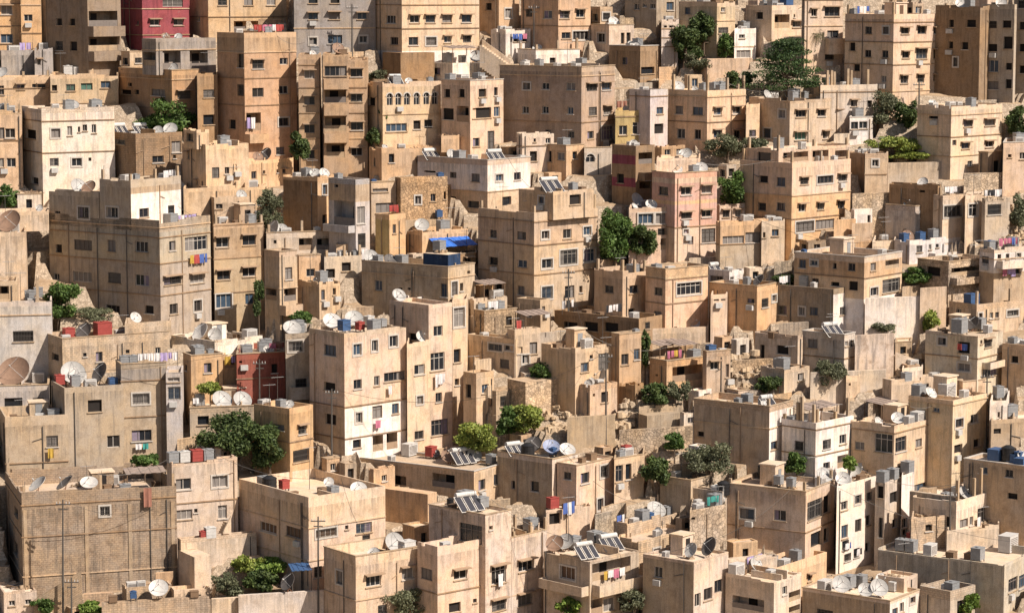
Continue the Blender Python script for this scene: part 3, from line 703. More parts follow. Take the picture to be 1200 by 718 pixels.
B('E1','b2','large tan block with penthouse and solar panels','cream',(-150,98,380,262,690),44,(305,410,540),'L w 30x36 355:-83;L w 40x36 363:42;L d 40x34 475:-83;L w 42x34 487:45;L w 30x40 605:40;L d 30x30 590:-60;R wf 34x36 360:147;R w 38x42 355:245;R wf 34x38 342:333;R wf 48x42 487:155;R wf 76x66 458:250;R wf 50x56 450:343;R w 48x56 615:155;R w 42x56 612:255;R d 14x30 600:305',cat=AB,par=.9)
S((30,182,362,168),W='L w 24x30 205:130;R d 50x50 200:280',sb=1.0)
B('E2','b2','pink-tan block with four canopied windows','pink',(620,722,908,88,470),36,(330,),'L w 42x38 165:670;L d 30x40 300:660;R wh 46x36 165:771;R wh 46x38 158:862;R wh 46x30 273:772;R wh 44x32 265:862;R w 22x20 345:770;R w 62x62 362:870;R w 22x36 385:792',cat=AB,zones=((1000,'pinkc'),(330,'pink'),(228,'orange'),(212,'pink'),(135,'pinkc'),(108,'pink')))
S((635,640,830,20),W='',sb=2.5,color='pinkc')
B('E3','b2','low pink house with two grid windows','pinkc',(505,518,705,240,490),24,(325,),'R wf 66x52 285:592;R wf 56x60 282:664;R d 60x30 345:675;R L 44x50 400:680',cop='w')
B('E4','b2','wide brown house with ribbon windows over blank wall','tan',(903,922,1135,298,520),24,(405,),'R w 96x36 382:980;R w 84x46 370:1075',zones=((1000,'gtan'),(405,'tan'),(0,'tan')))
B('E5','b2','tan house with shadowed corner and two windows','tan',(365,490,602,520,760),44,(),'L w 38x34 600:430;R w 40x36 600:540;R d 30x30 700:530',par=.9)
B('E6','b2','tan house with wide grey window and cornice','cream',(592,680,868,512,810),38,(560,668),'L w 36x36 610:648;R wf 108x54 597:783;L w 34x30 712:645',par=.9)
B('E7','b2','low ochre house with white end wall','white',(870,962,1026,518,605),48,(),'L w 56x36 552:905;R w 18x40 552:972',zones=())
B('E8','b2','brown-walled courtyard house right of wide window','tan',(874,1085,1180,588,780),52,(),'R w 30x40 660:1120;R w 20x30 640:1160')
S((876,880,952,625),yb=800,th=25,W='R w 24x24 640:905;R w 20x20 640:935',color='pinkc')
B('E9','b2','small tower house with pink side wall','sand',(20,125,168,648,790),52,(),'R w 14x30 680:140')
B('F1','b3','brown flat-roofed house with hilltop terrace','tan',(155,465,632,460,800),50,(555,),'L b 30x42 485:190;L wf 32x36 477:242;L d 16x24 497:333;L w 32x34 502:408;L d 30x20 562:247;L d 36x18 577:335;L d 40x40 585:415;R w 24x36 500:504;R L 60x60 478:588;R w 34x38 611:507;R w 78x60 583:583',cop='w',zones=((1000,'white'),(645,'cream'),(555,'tan'),(0,'tan')))
B('F2','b3','brown house with white end above thatched roof','gtan',(55,328,422,600,810),52,(),'L w 36x42 692:102;L w 26x36 697:188;L w 36x36 697:240;R w 28x36 695:370',zones=((1000,'white','R'),))
B('F3','b3','tan buttress wall with curved shadow','tan',(705,712,828,596,790),26,(),'',cat='wall',kind='wall')
B('F4','b3','low white house with balustraded balcony','white',(598,665,892,382,478),36,(),'R w 26x38 418:708;R w 12x30 410:755;R w 40x26 390:840',balc='R 750 885 428 455',cop='c')
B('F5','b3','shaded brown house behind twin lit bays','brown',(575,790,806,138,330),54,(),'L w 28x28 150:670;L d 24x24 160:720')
B('F6','b3','cream house with twin lit bays and pillars','cream',(770,812,910,186,380),36,(),'R wf 80x52 255:855',cols='800,150')
S((905,912,986,186),yb=395,th=36,W='R wf 40x54 250:946')
B('F7','b3','lean-to with blue shaded wall and grille','lilac',(558,690,768,234,312),48,(),'R w 38x36 265:728',cop='c')
B('F8','b3','tiny white hut behind large dark dish','white',(405,420,500,248,322),30,(),'R d 14x40 285:485',cat='shed')
B('F9','b3','rubble garden wall left of twin lit bays','sand',(408,412,582,178,250),20,(),'',cat='wall',kind='wall',mat='rubble')
B('F10','b3','small tan annex with brown-framed window','tan',(462,468,566,0,180),14,(95,),'R wf 28x38 38:513')
B('F11','b3','grey-tan terrace wall under the vine','gtan',(562,568,864,42,135),14,(),'',cat='wall',kind='wall')
B('F12','b3','rubble wall beneath the grille-window house','sand',(900,906,1110,88,190),16,(),'',cat='wall',kind='wall',mat='rubble')
B('F13','b3','white-lilac house with pink washing at right','white',(975,1040,1230,418,660),30,(470,),'R d 16x28 458:1062;R w 16x24 455:1098;R wf 20x30 445:1147;R d 40x34 515:1135;L b 30x30 470:1000',balc='R 1050 1170 465 500',zones=((1000,'stone'),(530,'white'),(0,'white')))
B('F14','b3','porch house with blue shade and rubble base','stone',(700,838,1038,480,660),40,(),'L d 60x40 520:770;R L 130x54 508:915;R w 26x36 503:1006',balc='R 845 1030 530 560',mat='rubble')
B('F15','b3','low cream-orange house with four tiny windows','cream',(840,962,1260,668,800),34,(),'L w 24x30 700:882;R w 16x26 718:978;R w 16x26 716:1027;R w 16x26 714:1052;R w 50x26 705:1120')
B('F16','b3','grey-shaded ruin with hanging red and white cloths','gtan',(985,1000,1110,198,395),30,(),'R d 60x60 240:1040')
B('F17','b3','pale hut above the flat-roofed house','sand',(490,500,600,388,440),24,(),'R d 12x18 400:555;R d 12x22 350:505',cat='shed')
B('F18','b3','stepped plaster wall left of brown terrace','sand',(0,10,110,300,480),20,(),'R d 14x24 360:20;R w 30x30 350:70')
B('F19','b3','brown low wall beside the twin pillars','tan',(405,410,500,310,385),18,(),'',cat='wall',kind='wall')
# ---- row c
B('G1','c0','long blockwork house with red roof tanks','sand',(195,275,752,140,350),30,(),'L d 30x30 220:245',mat='block',par=.9)
S((548,552,756,72),W='',sb=4,par=.6)
B('G2','c0','grey blockwork tower house with balcony cut-outs','gtan',(512,535,736,252,700),18,(330,490),yg=575,W='R wf 76x48 404:624;R w 88x50 567:627',mat='plaster',zones=((1000,'gtan'),(325,'grey')))
S((728,734,806,290),yb=560,th=12,W='R b 68x58 380:768;R c 60x60 300:765',color='lilac')
B('G3','c0','grey house with white plaster patch round window','gtan',(225,285,546,357,720),24,(),yg=670,W='R d 62x54 436:420;R w 56x54 593:502')
B('G4','c0','grey house with stone parapet and yellow washing','gtan',(-5,22,300,486,735),16,(695,),'R w 52x50 592:231;R w 44x46 610:342;L d 12x40 600:5',par=1.0)
B('G5','c0','blue-white shed with dark openings at left edge','lilac',(-60,-58,216,350,490),12,(),'R d 80x60 430:60;R d 50x60 430:170;R L 60x50 380:110',cat='shed')
B('G6','d0','tall blockwork wall house with pilasters and terrace',(.43, .33, .24),(22,95,780,184,640),19,(245,385,560),'R wf 44x44 266:464;L d 16x40 270:72;L d 16x60 430:70',mat='block',dirt=1.5,par=1.7,down=9.,pil=(100,372,565,755))
B('G7','c0','orange house with curtained loggia','orange',(810,845,986,214,365),28,(),'R w 34x44 268:920',cop='c')
S((984,988,1046,214),yb=370,yg=290,th=24,W='R L 52x56 240:1013')
B('G8','c0','bright red house with small dark window','red',(1040,1047,1262,208,420),20,(320,),yg=375,W='R d 14x34 230:1065;R d 26x40 270:1215',dirt=.6)
B('G9','c0','low house with white wall and broad roof','white',(755,950,1162,150,222),45,(),'R d 24x14 190:1090;L d 60x20 185:830')
B('G10','c0','terrace wall of the dark tree with two dishes','sand',(830,840,1160,445,560),14,(),'R d 50x40 500:900',cat='house')
B('G11','d0','pink-cream house with barred windows and arches','pinkc',(738,760,1050,50,400),24,(238,),'R w 68x50 147:812;R wf 68x52 135:973;R c 74x44 282:815;R c 40x60 270:985',par=.5,zones=())
B('G12','c1','shaded grey side wing with glazed room','gtan',(118,130,240,118,440),20,(),'R wf 64x48 172:175;R d 50x40 335:200',balc='R 145 238 345 400')
B('G13','c1','tall cream block whitewashed below with washing',(.60, .51, .43),(235,390,664,114,650),44,(445,585),'L w 52x48 190:328;L d 50x36 350:326;L d 48x46 495:330;R wf 36x50 187:448;R wf 26x50 170:525;R wf 36x50 150:608;R w 36x42 340:450;R w 24x44 325:535;R w 92x40 305:613;R w 28x46 488:455;R w 44x56 463:537;R w 30x46 448:617;R d 36x38 603:447;R L 46x70 600:540;R L 48x72 590:602',cat=AB,zones=((1000,'white','R'),(450,'pinkc')),par=.5)
B('G14','c1','narrow cream block with wide lower glazing','cream',(660,668,772,155,640),44,(),yg=475,W='R w 46x44 275:724;R w 28x36 410:725;R w 40x38 565:722',mat='plaster')
S((590,764,868,-10),cont=0.02,th=44,W='L d 46x30 130:700;R w 40x46 105:806;R w 64x80 240:803;R w 28x42 398:809;R w 76x70 530:814',color='pinkc')
S((864,869,934,-30),cont=.9,th=44,W='R wf 60x86 45:893;R d 40x60 215:886;R d 20x30 330:890',color='cream')
B('G15','c1','ochre house beside the dark tree','orange',(-10,148,252,448,760),50,(600,),'R wh 36x42 540:205;R d 72x54 655:200;L w 50x26 530:100')
B('G16','d1','wide flat-roofed house with shaded porches','cream',(395,965,1102,92,250),56,(),'L L 100x64 132:465;L L 130x70 140:600;L L 60x64 135:690;L L 100x60 132:830;R w 30x48 150:1000;R w 24x50 127:1065',par=.25,cop='w')
B('G17','d1','tan courtyard wall below the porches','tan',(395,760,800,192,330),56,(),'',cat='wall',kind='wall')
B('G18','c1','stone hut with sheet roof beside garden','stone',(935,1010,1165,18,140),36,(),'R d 26x40 60:1120;L d 16x30 70:965',mat='rubble')
B('G19','c1','tan terrace house with pale window frames','sand',(938,1150,1200,142,290),50,(),'L wf 60x44 170:1060;L wf 40x44 170:1120;L c 40x40 250:1100')
B('G20','c1','small brown-sided hut above bright shrubs','cream',(918,975,1052,292,435),44,(),'L d 24x60 370:940;R w 30x40 360:1015',cat='shed')
B('G21','c2','tan house with brown side below pergola','cream',(130,280,446,180,460),44,(),'R w 36x42 265:322;R w 46x74 240:405',par=.6)
B('G22','c2','taller tan house with vine at its corner','tan',(440,475,572,120,370),38,(),'R w 32x48 230:500;R w 32x48 207:556',cop='c')
S((188,562,700,50),T='c2',W='L d 60x40 85:260;L d 60x40 85:350;L d 60x40 88:440;R d 20x30 80:600',color='brown',yb=230,th=50)
B('G23','c2','crumbling cream house with open doorway left','cream',(-20,12,126,100,290),34,(),'R w 34x52 180:95;R w 24x30 190:35;R w 30x40 230:60')
B('G24','c2','house with patched corrugated porch roof','tan',(610,685,850,238,370),38,(),'R L 140x70 290:780;L d 10x10 300:640')
B('G25','c2','tan house with hooded window by brown pillar','tan',(845,862,968,196,360),26,(),'R wh 38x40 257:897;R s 18x60 280:955',cop='c')
B('G26','c2','small cream hut behind mast with dark window','pinkc',(278,345,466,345,490),38,(),'R d 10x14 388:363;R d 30x48 397:410',cat='shed')
B('G27','c2','tiny brown shed behind the plaster walls','brown',(475,545,583,340,420),48,(),'R d 10x10 380:565',cat='shed')
B('G28','c2','tan garden wall left of the rubble','cream',(-20,60,226,332,470),34,(),'',cat='wall',kind='wall',mat='rubble')
B('G29','c2','grey plaster yard wall behind blue dish','gtan',(240,245,456,488,620),22,(),'',cat='wall',kind='wall')
B('G30','c2','stepped grey plaster walls in rubble field','gtan',(560,598,752,480,560),28,(),'',cat='wall',kind='wall')
S((560,562,752,440),T='c2',yb=500,W='',th=26,dep=.5)
B('G31','c2','rough stone wall under bare rubble','stone',(470,475,800,545,640),20,(),'',cat='wall',kind='wall',mat='rubble')
B('G32','c2','low cream retaining wall behind long shed','cream',(600,612,870,95,170),18,(),'R w 24x20 150:700')
B('H1','c2','wide shaded house with white end and solar panels','tan',(805,1140,1245,440,700),56,(540,),'L d 28x22 560:835;R b 28x36 610:1160',cop='c',zones=((1000,'white','R'),),cols='1135,440')
B('H2','c3','white-fronted house with row of roof columns','white',(100,250,417,512,760),46,(545,660),'L w 38x42 612:175;R w 36x42 605:298;R w 30x42 583:369;R w 30x30 700:297;R L 46x56 680:368',zones=((1000,'white'),(545,'pinkc'),(0,'pinkc')),cols='105,470;170,420;187,395;240,430;255,450;335,460;390,400',par=.9)
B('H3','c3','cream house with broad glazed corner windows','cream',(405,597,808,520,830),52,(560,),yg=715,W='L w 42x36 612:443;L w 80x84 600:550;R w 48x66 605:626;R w 28x38 600:705;R d 12x16 577:776;R w 86x34 712:640;R w 76x50 693:720;R w 62x36 810:645;R w 64x46 800:715',par=.8)
B('H4','c3','cream block with plain side behind glazed corner','cream',(660,857,1010,413,720),50,(435,),yg=590,W='R w 34x40 512:884;R w 36x40 492:953;R d 36x38 625:880;R d 28x36 600:962;R w 14x40 600:1000',par=.4)
B('H5','c3','sand-coloured house with balconies and roof dish','sand',(735,967,1078,122,370),54,(230,),'L w 36x32 150:808;L d 52x50 178:905;L c 54x36 265:905;R wh 32x38 157:1012;R w 64x64 272:1022',par=.3,balc='R 985 1075 235 250')
B('H6','c3','shaded tan house at right edge below','tan',(1075,1235,1290,172,340),54,(),'L d 30x30 230:1130')
B('H7','c3','low house with cream roof box in yard','cream',(545,585,800,322,410),30,(),'R w 26x24 345:700;R w 20x24 345:740')
S((625,632,722,270),W='',sb=2,color='pale')
B('H8','c3','white house with tiny window right','white',(1012,1020,1098,418,560),26,(),'R d 12x26 475:1060')
S((1018,1026,1260,500),yb=610,th=20,W='',color='stone')
B('H9','c3','house with brown door and square window','tan',(-20,170,192,125,265),50,(),'L d 52x38 188:102;L d 20x70 200:12')
B('H10','c3','shaded house with end strip beside door house','sand',(190,376,424,122,330),52,(230,),'L w 42x40 160:235;R w 14x34 155:385;R w 16x30 160:408;R w 14x24 285:405',cop='w')
B('H11','c3','peeling pink-brown stone retaining wall','pinkc',(420,424,596,125,320),20,(),'',cat='wall',kind='wall',dirt=1.9)
B('H12','c3','small tan cube house with one window','cream',(5,110,222,270,385),46,(),'R w 26x34 308:183',cop='c')
B('H13','c3','little cream hut below the grey bush','cream',(375,384,446,306,395),26,(),'R d 10x14 340:400',cat='shed')
B('H14','b3','whitewashed buttress wall with diagonal cable','white',(462,468,712,640,830),16,(),'',cat='wall',kind='wall')
B('H15','c3','sandy lower wall behind the cube house','sand',(220,226,560,290,400),16,(),'R d 20x34 275:592',cat='wall',kind='wall')
B('H16','c3','tan garage house beside stair of right','tan',(860,900,1000,330,400),30,(),'L d 16x20 350:875',cat='shed')
# ---- row d
B('I1','d1','wide cream house with open walled terrace','cream',(-75,232,572,205,640),40,(345,490),'L s 72x42 340:55;L s 66x46 360:165;R s 92x38 362:310;R w 70x46 340:478;R d 34x28 385:488;R d 34x50 535:275',par=1.0,zones=((1000,'pinkc'),(345,'cream'),(0,'cream')))
B('I2','d1','stained cream house front left with hooded windows','cream',(300,441,716,468,900),38,(665,),'R wh 66x52 573:520;R wh 52x54 540:672;L c 30x60 560:370;R w 40x40 700:560',par=1.0,zones=(),dirt=1.5)
S((714,803,1017,424),T='d1',yb=850,W='L c 52x52 545:755;R wh 58x46 545:905;R d 52x44 692:880',color='pinkc',par=.9,th=40,bands=(636,))
B('I3','d1','stained tower with hanging plants in window','pinkc',(765,1015,1130,285,880),48,(),yg=730,W='L w 100x84 365:950;R d 16x18 340:1040;R wh 64x84 545:1075;R wh 62x52 680:1075',dirt=1.6,par=.25,cop='c')
S((1124,1131,1288,385),T='d1',cont=.02,th=48,W='R wh 66x52 505:1195;R wh 60x54 655:1190',par=.4,bands=(645,),cop='c')
B('I4','d2','balcony house with colourful washing and solar heaters','sand',(140,345,562,482,780),46,(),'L s 66x56 540:247;R L 170x80 520:440;R L 60x70 690:370;R c 50x60 680:430;R d 50x60 670:500',par=.35,cop='c',balc='R 355 556 545 595;L 150 340 598 640')
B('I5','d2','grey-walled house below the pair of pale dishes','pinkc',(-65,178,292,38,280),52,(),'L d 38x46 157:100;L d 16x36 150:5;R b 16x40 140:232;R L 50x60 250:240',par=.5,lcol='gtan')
S((200,285,453,66),T='d2',yb=330,th=50,W='R w 38x48 120:323;R w 34x54 90:408;R w 26x54 237:390',color='pinkc',par=.25,cop='c')
B('I6','d2','small orange-ended house with pink roof tank','orange',(440,453,583,36,220),40,(),'R w 38x74 100:472;R d 26x74 90:516',cop='c')
B('I7','d2','balustraded terrace house in centre foreground','sand',(450,510,780,320,440),50,(),'L d 20x30 350:480',par=.9,mat='block')
S((452,560,790,395),T='d2',yb=560,th=48,W='R w 26x40 400:740;R d 20x30 410:770;R w 30x40 450:640',mat='block',color='sand',par=.4)
B('I8','d2','rough house with green fence on its terrace','stone',(778,788,946,265,470),40,(),'R d 28x44 285:798;R d 26x40 360:760',mat='rubble')
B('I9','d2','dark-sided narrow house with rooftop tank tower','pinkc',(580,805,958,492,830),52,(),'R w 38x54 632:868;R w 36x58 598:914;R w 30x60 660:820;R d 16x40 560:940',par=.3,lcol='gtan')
B('I10','d2','low flat house behind curved balustrade','gtan',(655,792,892,132,220),50,(),'R d 40x12 150:850',cat='house',cop='c')
B('I11','d2','low shaded house with three roof boxes','gtan',(780,932,956,180,285),54,(),'',)
B('I12','d3','olive-brown block with glazed loggia and red curtain','tan',(-145,205,332,182,450),58,(365,),yg=425,W='L w 64x46 278:-55;L w 54x48 285:90;R w 66x84 258:245;R d 30x80 235:298;R d 50x66 390:252;R d 20x60 370:295',par=.4,cop='c')
B('I13','d3','narrow bright white block with washing lines','white',(334,343,522,158,540),50,(),yg=335,W='R w 28x40 242:376;R w 28x40 215:435;R w 22x36 200:485;R w 28x60 357:377;R w 28x58 330:437;R w 20x46 307:480;R d 30x40 415:381;R d 20x40 425:478;R d 26x40 450:430;R d 30x34 470:390',par=.5,cat=AB,dirt=.6)
B('I14','d3','cream narrow block right of bright white block','cream',(513,556,628,140,440),56,(),yg=215,W='R d 36x50 205:595;R d 20x40 320:598;L d 26x60 180:535;L d 26x90 340:540',par=.3)
S((624,630,682,110),T='d3',yb=440,yg=140,th=54,W='R w 22x44 320:642;R d 20x30 360:643',color='white',par=.3)
B('I15','d3','grey courtyard walls beside cream narrow block','gtan',(665,872,878,205,370),54,(),'',cat='wall',kind='wall')
B('I16','d3','pale cream house with concrete columns on roof','pale',(680,872,1106,225,400),50,(),'R w 36x38 320:905;R w 50x66 282:990;R w 44x66 255:1062;R w 16x40 310:938',par=1.0,cols='875,130;948,120;978,75;1025,100;1095,90')
B('I17','d3','tan terrace house holding blue bins at right','stone',(905,1180,1260,70,330),52,(),'L w 38x30 85:990;L w 34x34 100:1105;L d 44x26 200:1120',par=.3,cop='w')
B('I18','d3','long olive-walled house with wide crowded roof','gg',(525,1085,1300,500,720),56,(),'R w 40x60 590:1122;R w 34x60 575:1166',par=.35,zones=(),cop='c')
B('I19','d3','brown walled-roof house with cluster of dishes','pinkc',(190,578,708,665,900),54,(),'R w 22x38 655:677;R w 18x44 692:630;R w 24x40 715:600;L d 70x20 712:290',par=.3,lcol='stone',zones=((1000,'white','R'),))
S((518,640,700,565),T='d3',W='',sb=6,par=.3,yb=700)
B('I20','d3','low walled yards in the bottom right','gtan',(710,845,956,622,800),46,(),'R d 30x60 690:890',par=.9)
B('I21','d3','small yellow-brown house bottom with curved balcony','cream',(-150,65,186,575,820),52,(),'L L 140x54 675:-50;R w 20x38 617:112;R L 50x44 640:155;R L 50x44 705:155',par=.35,cop='c')
B('I22','d3','orange-lit parapet below glazed loggia block','orange',(-60,72,298,520,680),52,(),'L d 30x30 560:20',par=.9)
B('I23','d0','stone yard wall along bottom edge','stone',(440,450,932,672,800),16,(),'',cat='wall',kind='wall',mat='block')
B('I24','d0','small yard house beside dish at bottom','stone',(540,560,760,606,700),20,(),'',mat='block')
S((755,770,930,616),T='d0',yb=700,th=18,W='R d 20x10 640:880',color='cream')
B('I25','d0','sand wall along bottom under the vine','sand',(930,936,1260,656,800),14,(),'',cat='wall',kind='wall')
B('I26','d0','flat terrace between arches and vine','cream',(785,800,1135,392,520),24,(),'R d 40x30 450:850',par=.4)
B('I27','d0','yellow stepped yard wall beside blockwork house','orange',(790,860,935,470,640),30,(),'',cat='wall',kind='wall')
B('I28','d1','grey plaster yard wall with white rail','lilac',(-80,-78,300,640,800),16,(),'',cat='wall',kind='wall')
B('I29','d2','open terrace below washing stair of pale dishes','sand',(-10,60,140,360,520),34,(),'',par=.9)
B('I30','d2','low white terrace between foreground houses','pinkc',(140,150,345,260,420),30,(),'R d 50x50 300:190',par=.3)
B('I31','d2','walled patio with ladder in front of olive-brown block','cream',(945,960,1175,480,640),24,(),'R d 40x40 560:1100',par=.3)
B('I32','d3','low block yard behind long olive-walled house','stone',(665,672,830,300,440),24,(),'R d 30x30 340:750',par=.5,mat='block')
B('I33','d3','cream strip house behind roof with red tank','sand',(820,830,1060,350,440),24,(),'',par=.4)
ZN = [0]
def Z(a, b, c, d, e, th, lab, colr, kind, mat, W_):
    ZN[0] += 1
    B('Z%d' % ZN[0], 'a0', lab, colr, (a, b, c, d, e), th, (), W_, cat=kind, kind='wall' if kind == 'wall' else 'bld', mat=mat, dep=3., par=.3 if kind != 'shed' else .12)
Z(-11,16,162,2617,2731,19,'little pinkish house beside tall blockwork wall house with pilasters and terrace','pinkc','house','plaster','R w 27x24 2668:53,125')
Z(290,314,370,2693,2731,32,'little tan shed beside tall blockwork wall house with pilasters and terrace','tan','shed','plaster','R d 26x24 2715:342')
Z(366,369,502,2629,2674,19,'blockwork tan wall behind stone yard wall along bottom edge','tan','wall','block','')
Z(687,689,766,2536,2579,16,'plain tan wall beside tall blockwork wall house with pilasters and terrace','tan','wall','plaster','')
Z(3218,3246,3354,2402,2485,24,'little ochre shed behind walled patio with ladder in front of olive-brown block','orange','shed','plaster','R d 26x52 2452:3300')
Z(1782,1835,1918,2334,2409,38,'little tan shed left of stained tower with hanging plants in window','tan','shed','plaster','R d 26x47 2379:1877')
Z(2632,2634,2731,2278,2372,49,'rubble greyish wall behind balustraded terrace house in centre foreground','gtan','wall','rubble','')
Z(2991,3018,3071,2293,2353,48,'little stone shed left of rough house with green fence on its terrace','stone','shed','plaster','R d 26x38 2329:3044')
Z(2160,2162,2258,2216,2258,27,'blockwork greyish wall beside wide flat-roofed house with shaded porches','gtan','wall','block','')
Z(4068,4069,4147,2164,2202,21,'plain stone wall beside cream house with broad glazed corner windows','stone','wall','plaster','')
Z(1631,1654,1748,2075,2164,49,'little tan house beside wide flat-roofed house with shaded porches','tan','house','plaster','R w 23x28 2115:1701')
Z(1499,1527,1578,2051,2126,32,'little stone shed behind wide flat-roofed house with shaded porches','stone','shed','plaster','R d 26x47 2096:1553')
Z(1424,1447,1503,2032,2107,36,'little tan house left of wide flat-roofed house with shaded porches','tan','house','plaster','R w 24x32 2066:1475')
Z(2953,2956,3071,2057,2107,20,'blockwork greyish wall behind low flat house behind curved balustrade','gtan','wall','block','')
Z(951,978,1031,1986,2032,50,'little white shed behind pink-cream house with barred windows and arches','white','shed','plaster','R d 26x29 2013:1004')
Z(2632,2671,2712,1981,2032,49,'little ochre shed beside grey plaster yard wall behind blue dish','orange','shed','plaster','R d 26x32 2012:2691')
Z(781,784,917,1946,2013,47,'blockwork sandy wall left of terrace wall of the dark tree with two dishes','sand','wall','block','')
Z(3048,3089,3127,1975,2013,49,'little white shed right of rough stone wall under bare rubble','white','shed','plaster','R d 26x24 1998:3108')
Z(2255,2306,2353,1927,1975,44,'little tan shed behind grey-walled house below the pair of pale dishes','tan','shed','plaster','R d 26x30 1956:2329')
Z(3010,3028,3089,1824,1900,36,'little pale house left of wide shaded house with white end and solar panels','pale','house','plaster','R w 29x26 1858:3059')
Z(3841,3843,3920,1788,1862,41,'rubble stone wall behind cream house with broad glazed corner windows','stone','wall','rubble','')
Z(3633,3643,3713,1805,1843,24,'little cream shed behind white-fronted house with row of roof columns','cream','shed','plaster','R d 26x24 1828:3678')
Z(2179,2196,2258,1730,1805,46,'little stone shed left of tan garden wall left of the rubble','stone','shed','plaster','R d 26x47 1775:2227')
Z(3426,3427,3505,1748,1786,39,'blockwork sandy wall beside small tan cube house with one window','sand','wall','block','')
Z(3048,3093,3165,1730,1767,48,'little white shed beside house with patched corrugated porch roof','white','shed','plaster','R d 26x24 1752:3129')
Z(3218,3268,3316,1730,1767,37,'little pinkish shed right of tan house with hooded window by brown pillar','pinkc','shed','plaster','R d 26x24 1752:3292')
Z(3312,3315,3429,1730,1767,21,'rubble stone wall beside small tan cube house with one window','stone','wall','rubble','')
Z(460,462,540,1654,1692,41,'rubble greyish wall left of grey blockwork tower house with balcony cut-outs','gtan','wall','rubble','')
Z(2292,2323,2372,1654,1692,16,'little pale shed beside tan terrace house with pale window frames','pale','shed','plaster','R d 26x24 1677:2347')
Z(2104,2105,2202,1596,1654,47,'plain sandy wall behind small brown-sided hut above bright shrubs','sand','wall','plaster','')
Z(3992,4017,4072,1616,1654,16,'little tan shed behind low house with cream roof box in yard','tan','shed','plaster','R d 26x24 1639:4044')
Z(3237,3241,3429,1597,1635,22,'rubble stone wall left of house with brown door and square window','stone','wall','rubble','')
Z(2953,2968,3071,1541,1578,44,'little brown shed beside low cream retaining wall behind long shed','brown','shed','plaster','R d 26x24 1563:3019')
Z(3237,3261,3316,1503,1578,47,'little pale shed behind tan house with hooded window by brown pillar','pale','shed','plaster','R d 26x47 1548:3289')
Z(3954,3963,4034,1515,1578,17,'little stone shed right of peeling pink-brown stone retaining wall','stone','shed','plaster','R d 26x40 1553:3998')
Z(3067,3068,3146,1522,1560,21,'rubble stone wall beside low cream retaining wall behind long shed','stone','wall','rubble','')
Z(3161,3198,3241,1493,1560,40,'little tan shed behind tan house with hooded window by brown pillar','tan','shed','plaster','R d 26x42 1533:3219')
Z(2387,2388,2466,1473,1541,25,'plain sandy wall right of crumbling cream house with open doorway left','sand','wall','plaster','')
Z(3444,3447,3580,1433,1503,26,'blockwork stone wall left of brown flat-roofed house with hilltop terrace','stone','wall','block','')
Z(1386,1387,1465,1419,1465,32,'rubble stone wall behind tall cream block whitewashed below with washing','stone','wall','rubble','')
Z(1575,1576,1654,1360,1408,22,'blockwork stone wall beside large grey-brown house under dark blue roof box','stone','wall','block','')
Z(2104,2127,2183,1265,1333,39,'little ochre house right of large grey-brown house under dark blue roof box','orange','house','plaster','R w 25x34 1295:2155')
Z(3992,3994,4072,1271,1333,43,'blockwork sandy wall left of porch house with blue shade and rubble base','sand','wall','block','')
Z(3293,3318,3373,1186,1238,25,'little pale shed beside wide brown house with ribbon windows over blank wall','pale','shed','plaster','R d 26x33 1218:3345')
Z(3426,3427,3505,1163,1238,46,'rubble greyish wall left of brown flat-roofed house with hilltop terrace','gtan','wall','rubble','')
Z(2651,2653,2731,1152,1201,33,'plain tan wall behind tan house with shadowed corner and two windows','tan','wall','plaster','')
Z(2028,2037,2107,1125,1182,39,'little brown house beside tan house carrying the bright blue canopy','brown','house','plaster','R wh 28x36 1150:2072')
Z(3048,3051,3184,1144,1182,29,'plain sandy wall beside pink-tan block with four canopied windows','sand','wall','plaster','')
Z(1801,1828,1881,1125,1163,44,'little cream shed beside tan house carrying the bright blue canopy','cream','shed','plaster','R d 26x24 1148:1854')
Z(3539,3578,3656,1066,1125,23,'little stone house beside pink topped block with open rooftop pavilion','stone','house','plaster','R w 27x31 1093:3617;L d 22x30 1096:3559')
Z(3784,3786,3864,1075,1125,48,'blockwork tan wall beside brown low wall beside the twin pillars','tan','wall','block','')
Z(3690,3692,3788,975,1069,32,'plain tan wall left of brown low wall beside the twin pillars','tan','wall','plaster','')
Z(3161,3186,3297,906,993,27,'little pinkish house behind wide brown house with ribbon windows over blank wall','pinkc','house','plaster','R wh 30x34 945:3214,3269')
Z(64,77,181,860,936,17,'little pale shed beside pale cream three-window house on the left','pale','shed','plaster','R d 26x48 906:129')
Z(2406,2430,2485,766,804,28,'little tan shed beside low tan house with door and two windows','tan','shed','plaster','R d 26x24 789:2457')
Z(3180,3217,3259,729,804,35,'little pale house right of pink-tan block with four canopied windows','pale','house','plaster','R d 24x34 763:3238;L d 22x30 766:3198')
Z(4332,4374,4449,675,785,44,'little stone shed beside blank-sided cream house with grille windows','stone','shed','plaster','R d 26x60 741:4412')
Z(2217,2252,2315,652,710,44,'little brown shed left of small cream house with parapet under broad block','brown','shed','plaster','R d 26x36 686:2283')
Z(2897,2929,3033,647,710,35,'little tan house beside house with row of bare columns on roof','tan','house','plaster','R w 26x31 675:2955,3007')
Z(3690,3692,3769,594,653,35,'plain sandy wall beside two-storey house beside the terraced house in the middle','sand','wall','plaster','')
Z(4313,4316,4430,445,483,38,'rubble sandy wall beside tall shaded grey block at right with blue window','sand','wall','rubble','')
Z(2802,2806,2995,369,407,49,'plain greyish wall beside brown and white house with corner wall','gtan','wall','plaster','')
Z(3029,3043,3108,332,407,16,'little sandy house behind house with row of bare columns on roof','sand','house','plaster','R w 26x36 366:3076')
Z(1631,1654,1730,351,389,16,'little brown shed left of shaded brown garden wall above the arched house','brown','shed','plaster','R d 26x24 373:1692')
